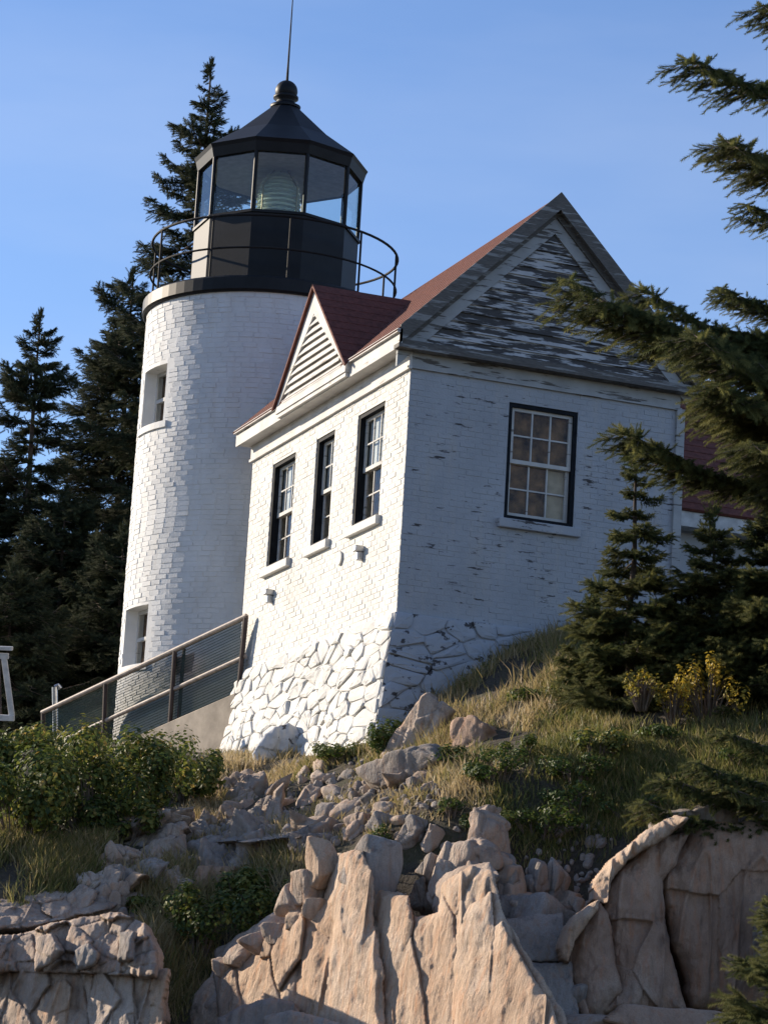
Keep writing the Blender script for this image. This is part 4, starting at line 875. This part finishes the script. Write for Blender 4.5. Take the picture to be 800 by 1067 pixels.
# loose stones: one object each, sharing four meshes
sm = [rock_mesh(900+i, (1, 1, .8), M['granite_grey' if i % 2 else 'granite'], 3, planes=6, p=26, rough=.04, boxy=.3, hmin=.6) for i in range(6)]
lab = 'small loose stone in the rubble slope below the house'
pts = patch([(285, 800), (380, 790), (470, 830), (520, 850), (490, 890), (400, 890), (300, 880), (265, 850)], 60)
for i, q in enumerate(pts):
    o = bpy.data.objects.new('loose_stone', sm[i % 6]); COL.objects.link(o); s = r.uniform(.06, .17)+.16*r.random()**4; o.scale = (s*1.2, s*.9, s); o.location = (q[0], q[1], q[2]+s*.06); o.rotation_euler = (r.uniform(-.5, .5), r.uniform(-.5, .5), r.uniform(0, 6))
    tag(o, lab, 'stone', 'loose stones in the rubble slope')
def joined_rocks(name, pts, smin, smax, mat, parent=None):
    D, F = ico(2); vs = []; fs = []; n = 0
    for q in pts:
        s = r.uniform(smin, smax); nr_ = r.normal(size=(7, 3)); nr_ /= np.linalg.norm(nr_, axis=1)[:, None]; g = np.clip(D@nr_.T/r.uniform(.6, 1, 7), 1e-3, None); k = np.minimum((g**14).sum(1)**(-1/14), 1.2)
        vs.append(D*k[:, None]*s*r.uniform(.6, 1.2, 3)+q); fs.append(F+n); n += len(D)
    o = link(name, np_mesh(name, np.concatenate(vs), np.concatenate(fs), M[mat])); o['kind'] = 'stuff'; return o
rub = np.concatenate([patch([(285, 800), (380, 790), (470, 830), (520, 850), (490, 890), (400, 890), (300, 880), (265, 850)], 300), patch([(520, 880), (620, 850), (640, 880), (600, 940), (545, 920)], 50), patch([(100, 900), (300, 820), (340, 880), (180, 960)], 250)])
o = joined_rocks('gravel', rub, .015, .07, 'granite_grey'); tag(o, 'fine grey gravel and rubble on the bare slope below the house', 'gravel')
#@@PLANTS
# ------------------------------------------------------------------ plants
def frames(d, roll=None):
    d = d/np.linalg.norm(d, axis=1)[:, None]; ref = np.tile([0, 0, 1.], (len(d), 1)); ref[np.abs(d[:, 2]) > .95] = [1, 0, 0]
    s = np.cross(ref, d); s /= np.linalg.norm(s, axis=1)[:, None]; u = np.cross(d, s)
    if roll is not None:
        c_, sn = np.cos(roll)[:, None], np.sin(roll)[:, None]; s, u = s*c_+u*sn, -s*sn+u*c_
    return np.stack([d, s, u], 1)                                    # rows x,y,z
def scatter(T, F, P, d, sc, roll=None):
    fr = frames(d, roll); sc = np.broadcast_to(np.asarray(sc, float).reshape(-1, 1) if np.ndim(sc) < 2 else sc, (len(P), 3))
    V = np.einsum('mj,nji->nmi', T, fr*sc[:, :, None])+P[:, None]
    idx = (np.arange(len(P))*len(T))[:, None, None]+F[None]
    return V.reshape(-1, 3), idx.reshape(-1, F.shape[1])
def shoot(n, seed):
    r = np.random.default_rng(seed); vs = []; fs = []
    for k in range(n):
        t = (k+.5)/n*1.0; a = k*2.399+r.uniform(-.3, .3); rd = np.array([0, math.cos(a), math.sin(a)]); ndir = np.array([.55, 0, 0])+rd*(.95-.35*t); ndir /= np.linalg.norm(ndir)
        ln = .24*r.uniform(.8, 1.15); sd = np.cross(ndir, rd); sd /= np.linalg.norm(sd)+1e-9; b = np.array([t, 0, 0])
        vs += [b-sd*.030, b+sd*.030, b+ndir*ln]; fs.append((3*k, 3*k+1, 3*k+2))
    return np.array(vs), np.array(fs)
SH = shoot(48, 1)
def branch_mesh(name, L, seed, mat, dens=1., droop=.18, sl=.14, wmax=1.1):
    """a spruce bough along +x: woody stem, side twigs, needle shoots"""
    r = np.random.default_rng(seed); ss = np.linspace(0, 1, 9); wob = r.normal(0, .015*L, (9, 2))*ss[:, None]
    def axis(t): t = np.asarray(t); return np.stack([t*L, np.interp(t, ss, wob[:, 0]), -droop*L*np.sin(t*PI*.8)*.8+.10*L*t**3+np.interp(t, ss, wob[:, 1])], -1)
    mb = MB(); mb.tube(axis(ss), list(np.interp(ss, [0, 1], [.013*L+.006, .003])), 5)
    P = []; Dr = []; Sc = []; tint = []
    n2 = int(15*L*dens)+5
    for i in range(n2):
        for sd in (-1, 1):
            t = .12+.88*(i+r.uniform(0, 1))/n2
            if t > 1: continue
            b = axis(t); l2 = (.10+.42*(1-t)**.75*min(1, t*4))*L*r.uniform(.55, 1.1); l2 = min(max(l2, .12), wmax)
            an = r.uniform(.65, 1.05); dr = np.array([math.cos(an), sd*math.sin(an), r.uniform(-.35, .05)])
            n3 = max(2, int(l2/.075*dens)); tip = b+dr*l2+np.array([0, 0, -.12*l2])
            if l2 > .2: mb.tube([b, tip], [.006, .002], 3, cap=False)
            for j in range(n3):
                u = (j+.6)/n3; q = b+(tip-b)*u+r.normal(0, .012, 3)
                for s3 in ((-1, 1) if u < .9 else (0,)):
                    a3 = r.uniform(.35, .95)*s3; d3 = np.array([dr[0]*math.cos(a3)-dr[1]*math.sin(a3), dr[0]*math.sin(a3)+dr[1]*math.cos(a3), dr[2]+r.uniform(-.5, .45)])
                    P.append(q); Dr.append(d3); Sc.append(sl*r.uniform(.7, 1.35)*(1 if u < .9 else 1.2)); tint.append(.25+.5*u*t+r.uniform(-.2, .3))  # paler towards the bough's outer tips: sunlit look put into the tint
    for k in range(6): P.append(axis(.9+.02*k)); Dr.append(np.array([1, r.uniform(-.5, .5), r.uniform(-.2, .5)])); Sc.append(sl*1.2); tint.append(.8)
    P, Dr, Sc = np.array(P), np.array(Dr), np.array(Sc); V, F = scatter(SH[0], SH[1], P, Dr, Sc, r.uniform(0, 6, len(P)))
    tn = np.repeat(np.clip(tint, 0, 1), len(SH[0])); wv = np.array(mb.v); wf = []
    for f in mb.f:
        for k in range(1, len(f)-1): wf.append((f[0], f[k], f[k+1]))
    wf = np.array(wf); V2 = np.concatenate([V, wv]); F2 = np.concatenate([F, wf+len(V)])
    return np_mesh(name, V2, F2, [mat, M['twigwood']], mi=np.concatenate([np.zeros(len(F)), np.ones(len(wf))]), tint=np.concatenate([tn, np.zeros(len(wv))]))
BR = {}
for nm, mat in (('near', M['needle']), ('far', M['needle_far'])):
    BR[nm] = {L: [branch_mesh('branch', L, 50+i+int(L*10), mat, 1.45 if nm == 'near' else .8, sl=.105 if nm == 'near' else .15, wmax=.25 if nm == 'near' else 1.1) for i in range(3)] for L in (.5, 1.2, 2.4)}
def put_branch(tree, b, d, L, kind, r, roll=0):
    key = min((.5, 1.2, 2.4), key=lambda q: abs(math.log(q/L))); me = BR[kind][key][r.integers(3)]
    o = bpy.data.objects.new('branch', me); COL.objects.link(o); fr = frames(np.array([d]), np.array([roll]))[0]; s = L/key
    mm = Matrix.Identity(4)
    for i in range(3):
        for j in range(3): mm[i][j] = fr[j][i]*s
    q = np.array(b)-BASE[tree]
    for i in range(3): mm[i][3] = q[i]
    o.parent = tree; o.matrix_local = mm; return o
def trunk(tree, base_, top, r0, bend=.0):
    n = 14; pts = [lerp(base_, top, t/(n-1))+np.array([math.sin(t*.9)*bend, math.cos(t*1.3)*bend, 0]) for t in range(n)]
    MB().tube(pts, [r0*(1-.95*t/(n-1))+.006 for t in range(n)], 10).build('trunk', M['bark'], tree, smooth=True); return pts
def spruce(base_, H, spread, kind, label, seed, group=None, name='spruce_tree', z0=.06, gap=.28, per=6, up=.10, power=.85, lean=(0, 0), top_only=1.):
    r = np.random.default_rng(seed); base_ = np.array(base_, float); tree = thing(name, base_, label, 'tree', group)
    top = base_+np.array([lean[0], lean[1], H]); trunk(tree, base_-np.array([0, 0, .25]), top, .012*H+.02, .01*H**.5)
    z = H*z0; a0 = r.uniform(0, 6)
    while z < H*.985:
        t = z/H; L = spread*max(.0, (1-t))**power*1.0+.10; nb_ = per if t < .9 else 4
        for k in range(nb_):
            l = L*(r.uniform(.62, 1.15) if kind == 'near' else r.uniform(.4, 1.25)); a = a0+2*PI*k/nb_+r.uniform(-.3, .3); el = -.16+.75*max(0, t-.35)**1.3+r.uniform(-.12, .14)+up*.5
            put_branch(tree, lerp(base_, top, t)+np.array([0, 0, r.uniform(-.06, .06)]), (math.cos(a)*math.cos(el), math.sin(a)*math.cos(el), math.sin(el)), max(l, .16), kind, r, r.uniform(-.25, .25))
        a0 += 1.1; z += gap*r.uniform(.75, 1.25)*(1 if t < .8 else .6)
    put_branch(tree, top-np.array([0, 0, .35]), (0.02, 0.01, 1), .5, kind, r); return tree
def tree_at(px_, topy, d, groundz, **kw):
    """tree whose top stands at the given sighting; its foot is straight below on the ground"""
    t = at(px_, topy, d); return spruce((t[0], t[1], groundz), t[2]-groundz, **kw)
gl = 'dark backlit spruces behind the tower'
gz0 = -2.9
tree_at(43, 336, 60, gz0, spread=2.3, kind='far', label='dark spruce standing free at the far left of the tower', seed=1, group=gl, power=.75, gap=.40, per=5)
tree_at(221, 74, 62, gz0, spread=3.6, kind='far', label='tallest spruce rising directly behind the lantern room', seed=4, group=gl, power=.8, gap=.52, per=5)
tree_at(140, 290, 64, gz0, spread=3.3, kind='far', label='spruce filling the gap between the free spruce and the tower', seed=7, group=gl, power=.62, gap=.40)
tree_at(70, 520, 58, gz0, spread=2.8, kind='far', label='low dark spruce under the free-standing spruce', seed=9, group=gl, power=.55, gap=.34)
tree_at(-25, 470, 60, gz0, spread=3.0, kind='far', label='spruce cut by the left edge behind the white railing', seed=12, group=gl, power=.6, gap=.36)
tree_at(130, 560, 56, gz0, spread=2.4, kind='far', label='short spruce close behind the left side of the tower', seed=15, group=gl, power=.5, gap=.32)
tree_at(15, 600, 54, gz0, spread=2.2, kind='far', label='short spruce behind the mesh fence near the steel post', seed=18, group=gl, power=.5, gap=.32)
# the big spruce on the right: trunk outside the picture, boughs reach in
q = at(905, 860, 29.3); gq = height(np.array([q[:2]]))[0]; rb_ = np.array([q[0], q[1], gq-.1]); rtop = at(905, -420, 29.9); rtop[:2] = rb_[:2]
big = thing('spruce_tree', rb_, 'big spruce at the right edge with long boughs reaching in front of the gable', 'tree')
trunk(big, rb_-np.array([0, 0, .3]), rtop, .19, .015); r = np.random.default_rng(77); HB = rtop[2]-rb_[2]
def tz(py_): return zpx(rb_[0], rb_[1], py_)
def bough(tx, ty, sy, d=29.0, roll=0, n=1):
    for k in range(n):
        tip = at(tx+r.normal(0, 4)*(k > 0), ty+r.normal(0, 5)*(k > 0), d+(r.uniform(-.8, .8) if k else 0)); b = np.array([rb_[0], rb_[1], tz(sy)]); dv_ = tip-b
        put_branch(big, b, dv_, np.linalg.norm(dv_)*.90, 'near', r, roll)
bough(690, 66, 40, 29.0); bough(735, 150, 140, 28.9, 0, 2); bough(760, 215, 190, 29.1); bough(778, 12, -40); bough(560, 290, 330, 28.7, 0, 1); bough(600, 310, 345, 28.9); bough(640, 300, 330, 29.2); bough(660, 330, 350, 28.6)
bough(700, 350, 360, 28.3, 0, 2); bough(735, 300, 300, 29.4, 0, 2); bough(725, 410, 385, 28.2, 0, 3); bough(720, 430, 420, 28.6, 0, 2); bough(760, 470, 420, 28, 0, 3); bough(618, 447, 480, 28.9, 0, 1); bough(655, 462, 485, 29.1)
bough(775, 385, 340, 28.1, 0, 3); bough(785, 520, 450, 28.2, 0, 2); bough(668, 812, 800, 28.6); bough(705, 795, 780, 28.3); bough(735, 765, 745, 28.6); bough(735, 822, 800, 28.2); bough(645, 838, 815, 28.5)
for z in np.arange(1.2, HB*.97, .30):
    py_ = proj(rb_+np.array([0, 0, z]))[1][0]; L = 1.5*(1-z/HB)**.7+.3
    for k in range(6):
        a = -YAW+r.uniform(-PI, PI); left = math.cos(a+YAW) < -.2; l = L*r.uniform(.8, 1.4)
        if left: l = min(l, 1.25 if 320 < py_ < 480 else .7)
        put_branch(big, rb_+np.array([0, 0, z]), (math.cos(a), math.sin(a), r.uniform(-.15, .2)), l, 'near', r, r.uniform(-.3, .3))
# young spruces by the gable
def foot(px_, py_, d): q = at(px_, py_, d); return np.array([q[0], q[1], height(np.array([q[:2]]))[0]])
def young(px_, topy, d, spread, label, seed, **kw):
    t = at(px_, topy, d); g = height(np.array([t[:2]]))[0]-.05; return spruce((t[0], t[1], g), t[2]-g, spread, 'near', label, seed, **kw)
young(664, 468, 34.5, .72, 'young spruce with a bare leader standing in front of the gable wall', 31, gap=.24, per=6, z0=.04, power=.9)
young(745, 548, 34.0, .72, 'bushy young spruce between the bare-leader spruce and the right edge', 33, gap=.16, per=7, z0=.03, power=.6)
young(808, 530, 33.6, .8, 'young spruce at the right edge below the red roof', 35, gap=.17, per=7, z0=.03, power=.6)
young(625, 625, 34.8, .38, 'lowest young spruce crouching at the foot of the gable wall', 37, gap=.15, per=7, z0=.03, power=.5)
q = at(845, 1110, 24.5); young(850, 930, 24.5, 1.25, 'small bright spruce in the bottom right corner below the cliff', 39, gap=.2, per=7, z0=.03, power=.6)
# leafy bushes
LF = (np.array([[0, 0, 0], [.5, .32, .06], [1, 0, -.05], [.5, -.32, .06]]), np.array([[0, 1, 2], [0, 2, 3]]))
def bush(name, px_, py_, w, h, mat, leaf, n, label, seed, cat='bush', group=None, d=None, dep=1., tint=(.5, .25), clumps=9, upw=.4):
    """w,h in pixels at the bush's distance; py_ is its foot"""
    r = np.random.default_rng(seed)
    if d is None: d = hit(px_, py_)[1]
    q = at(px_, py_, d); k = d/FPX; Wd, Hh = w*k, h*k; b = thing(name, q, label, cat, group)
    P = []; Nn = []; mb = MB(); T = []
    for c_ in range(clumps):
        cx = r.uniform(-.5, .5)*Wd*.8; cy = r.uniform(-.5, .5)*Wd*dep*.8; cz = Hh*r.uniform(.25, .8)*(1-.9*(cx/Wd)**2*2)
        rad_ = (np.array([Wd*.2, Wd*.2, Hh*.24])*r.uniform(.7, 1.3) if clumps < 20 else np.array([Wd*.09, Wd*.09, Hh*.26])*r.uniform(.6, 1.3)); m_ = n//clumps
        dr = r.normal(size=(m_, 3)); dr /= np.linalg.norm(dr, axis=1)[:, None]; rr_ = r.uniform(.45, 1.08, m_)[:, None]; cl = q+HR*cx+HF*cy+np.array([0, 0, cz])
        P.append(cl+dr*rad_*rr_); Nn.append(dr+np.array([0, 0, upw])); T.append(r.normal(tint[0], tint[1], m_)+r.normal(0, .08))
        for s in range(4): mb.tube([q+HR*cx*.3+HF*cy*.3-np.array([0, 0, .1]), lerp(q, cl, .6)+r.normal(0, .03, 3), cl+dr[s]*rad_*.8], [.008, .006, .003], 4, cap=False)
    P = np.concatenate(P); Nn = np.concatenate(Nn); T = np.concatenate(T); tang = np.cross(Nn, r.normal(size=Nn.shape))
    V, F = scatter(LF[0], LF[1], P, tang, leaf*r.uniform(.6, 1.3, len(P)), None)
    # turn each leaf so its face looks outwards
    fr = np.stack([tang/np.linalg.norm(tang, axis=1)[:, None], np.zeros_like(tang), Nn/np.linalg.norm(Nn, axis=1)[:, None]], 1); fr[:, 1] = np.cross(fr[:, 2], fr[:, 0]); sc = (leaf*r.uniform(.6, 1.3, len(P)))[:, None, None]
    V = (np.einsum('mj,nji->nmi', LF[0], fr*sc)+P[:, None]).reshape(-1, 3)
    link('foliage', np_mesh('foliage', V-q, F, M[mat], tint=np.repeat(np.clip(T, 0, 1), 4)), b); mb.build('stem', M['twigwood'], b); return b
gr = 'leafy rose bushes under the fence'
for i, (px_, py_, w, h, n, lb) in enumerate((
    (20, 880, 130, 120, 3600, 'leafy rose bush in the left corner below the white railing'), (95, 870, 110, 120, 3400, 'tall rose bush under the lower end of the mesh fence'),
    (150, 862, 110, 115, 3400, 'dense rose bush in front of the tan concrete wall'), (195, 838, 80, 75, 2200, 'rose bush beside the stone base corner'),
    (55, 800, 120, 50, 2200, 'low rose bush touching the foot of the steel post'), (125, 880, 90, 60, 2000, 'dark low rose bush at the head of the pale outcrop'), (-12, 850, 70, 90, 1800, 'rose bush cut by the left edge'))):
    bush('rose_bush', px_, py_, w, h, 'rose', .075, n, lb, 200+i, group=gr, clumps=14, dep=.8)
for i, (px_, py_, w, h, mat, leaf, n, lb, tn) in enumerate((
    (405, 790, 52, 46, 'green', .055, 1300, 'bright green bush at the shaded corner of the stone base', .55),
    (350, 795, 60, 24, 'green', .05, 900, 'low olive green plant along the foot of the stone base', .7),
    (255, 960, 70, 60, 'green', .07, 1500, 'yellow green bush in the gully left of the crag', .75),
    (205, 1000, 80, 90, 'rose', .06, 1500, 'dark weedy shrub filling the gully beside the ledge', .35),
    (285, 985, 80, 80, 'rose', .06, 1600, 'dark shrub in the gully against the crag', .25),
    (290, 955, 30, 24, 'green', .06, 500, 'small vivid green plant beside the crag steps', .35),
    (155, 958, 46, 26, 'green', .06, 600, 'small yellow green plant on top of the ledge', .8),
    (395, 895, 36, 34, 'green', .045, 800, 'small green plant tucked behind the tallest slab', .5),
    (470, 800, 50, 26, 'rose', .045, 800, 'dark green plant hanging on the earth bank', .4),
    (520, 815, 70, 34, 'green', .045, 1200, 'green mat of plants in the middle of the slope', .45),
    (560, 870, 90, 40, 'green', .045, 1500, 'green plant cushion above the crag blocks', .5),
    (600, 845, 80, 30, 'green', .045, 1300, 'green plant cushion left of the brown cliff top', .45),
    (500, 870, 40, 26, 'green', .045, 700, 'small plant on the bare slope above the crag', .5),
    (738, 744, 80, 66, 'gold', .05, 1500, 'golden yellow bush on the grassy slope at the right', .6),
    (702, 748, 40, 40, 'gold', .045, 420, 'thin yellow plant between the golden bush and the yellowing plant', .5),
    (668, 732, 46, 36, 'gold', .045, 420, 'smaller yellowing plant left of the golden bush', .35),
    (655, 850, 60, 26, 'green', .045, 900, 'green plant draped over the top of the brown cliff edge', .5),
    (600, 815, 70, 30, 'green', .045, 1100, 'mid green plant below the dark leafy plant on the slope', .4),
    (545, 795, 60, 28, 'green', .045, 900, 'mossy green plant at the lower rim of the grass mound', .6),
    (690, 775, 70, 24, 'green', .045, 900, 'low green plant in the grass below the golden bush', .55),
    (470, 850, 40, 20, 'green', .04, 500, 'small mossy plant at the bottom of the bare earth bank', .6),
    (770, 800, 60, 26, 'green', .045, 800, 'low green plant at the right edge above the cliff', .5),
    (620, 790, 70, 40, 'rose', .05, 1100, 'dark leafy plant below the grassy slope', .5),
    (660, 700, 60, 40, 'rose', .05, 1000, 'dark undergrowth at the feet of the young spruces', .3),
    (560, 735, 60, 24, 'rose', .05, 700, 'dark low plant in the dry grass mound', .45))):
    bush('bush', px_, py_, w, h, mat, leaf, n, lb, 300+i, tint=(tn, .25), clumps=22 if mat == 'gold' else 10, d=32.5 if mat == 'gold' else None)
# grasses
BL = (np.array([[0, -.5, 0], [0, .5, 0], [.35, .42, .45], [.35, -.42, .45], [1, 0, .8]]), np.array([[0, 1, 2], [0, 2, 3], [3, 2, 4]]))
def grass(name, poly, n, hmin, hmax, tmean, label, seed, clump=.6, width=.015, spread=.6):
    r = np.random.default_rng(seed); c_ = patch(poly, max(16, int(n/18))); c_ = c_[fbm(c_*np.array([1.5, 1.5, 0]), 3, 41)+r.normal(0, .10, len(c_)) > -.08]; k = r.integers(len(c_), size=n); P = c_[k]+np.column_stack([r.normal(0, .10, (n, 2)), np.zeros(n)])
    P[:, 2] = height(P)-.02; hv = r.uniform(hmin, hmax, n)*r.uniform(.5, 1.2, len(c_))[k]
    lean = r.normal(0, spread, (n, 2))*hv[:, None]*.7; tipv = np.column_stack([lean, hv]); ang = r.uniform(0, PI, n); sd = np.column_stack([np.cos(ang), np.sin(ang), np.zeros(n)])*(width/2)
    m1 = P+tipv*np.array([.32, .32, .55]); V = np.stack([P-sd, P+sd, m1+sd*.8, m1-sd*.8, P+tipv], 1).reshape(-1, 3)
    F = ((np.arange(n)*5)[:, None, None]+BL[1][None]).reshape(-1, 3); T = np.repeat(np.clip(tmean+r.normal(0, .14, n)+r.normal(0, .16, len(c_))[k], 0, 1), 5)
    o = link(name, np_mesh(name, V, F, M['grass'], tint=T)); tag(o, label, 'grass', kind='stuff'); return o
grass('dry_grass', [(432, 735), (480, 690), (590, 655), (600, 700), (560, 770), (500, 770), (440, 790)], 16000, .10, .32, .72, 'tall straw coloured grass on the mound by the gable wall', 1)
grass('grass', [(560, 690), (840, 640), (840, 790), (640, 810), (560, 790)], 42000, .06, .22, .42, 'dull green and straw grass on the slope in front of the young spruces', 2)
grass('grass', [(470, 760), (640, 780), (840, 780), (840, 850), (640, 862), (560, 890), (500, 860), (520, 810)], 30000, .05, .18, .34, 'greenish grass tufts on the lower slope above the crag', 3)
grass('grass', [(-20, 870), (60, 860), (112, 880), (70, 940), (0, 965), (-20, 960)], 16000, .08, .26, .50, 'green and tan grass at the left below the rose bushes', 4)
grass('dry_grass', [(195, 830), (240, 775), (310, 785), (300, 815), (240, 850), (205, 870)], 8000, .06, .2, .86, 'straw coloured tufts on the outcrop below the concrete wall', 5)
grass('dry_grass', [(150, 920), (200, 905), (330, 890), (330, 960), (260, 1040), (170, 1060)], 9000, .10, .36, .66, 'dry weeds filling the gully between ledge and crag', 6)
grass('dry_grass', [(120, 920), (190, 880), (260, 860), (340, 870), (300, 900), (180, 950)], 3500, .08, .28, .8, 'sparse straw tufts between the outcrop rocks', 7)
grass('grass', [(840, 640), (1150, 640), (1150, 850), (840, 850)], 16000, .08, .26, .5, 'tufted grass under the big spruce and beyond', 12)
grass('grass', [(-260, 800), (-20, 860), (-20, 960), (-260, 1060)], 12000, .08, .28, .5, 'tufted grass on the slope beyond the rose bushes', 13)
grass('grass', [(465, 710), (530, 665), (600, 640), (630, 662), (500, 725)], 9000, .08, .26, .5, 'short grass in the shade along the gable wall', 11)
grass('grass', [(310, 800), (430, 770), (440, 790), (330, 815)], 3000, .06, .22, .5, 'short grass along the foot of the stone base', 8)
grass('dry_grass', [(290, 800), (400, 800), (480, 850), (490, 890), (400, 880), (300, 870)], 3500, .05, .18, .75, 'thin dry weeds scattered over the dark bare slope', 10)
grass('dry_grass', [(420, 770), (470, 740), (520, 800), (500, 850), (470, 830)], 3500, .08, .25, .78, 'hanging straw on the earth bank below the mound', 9)
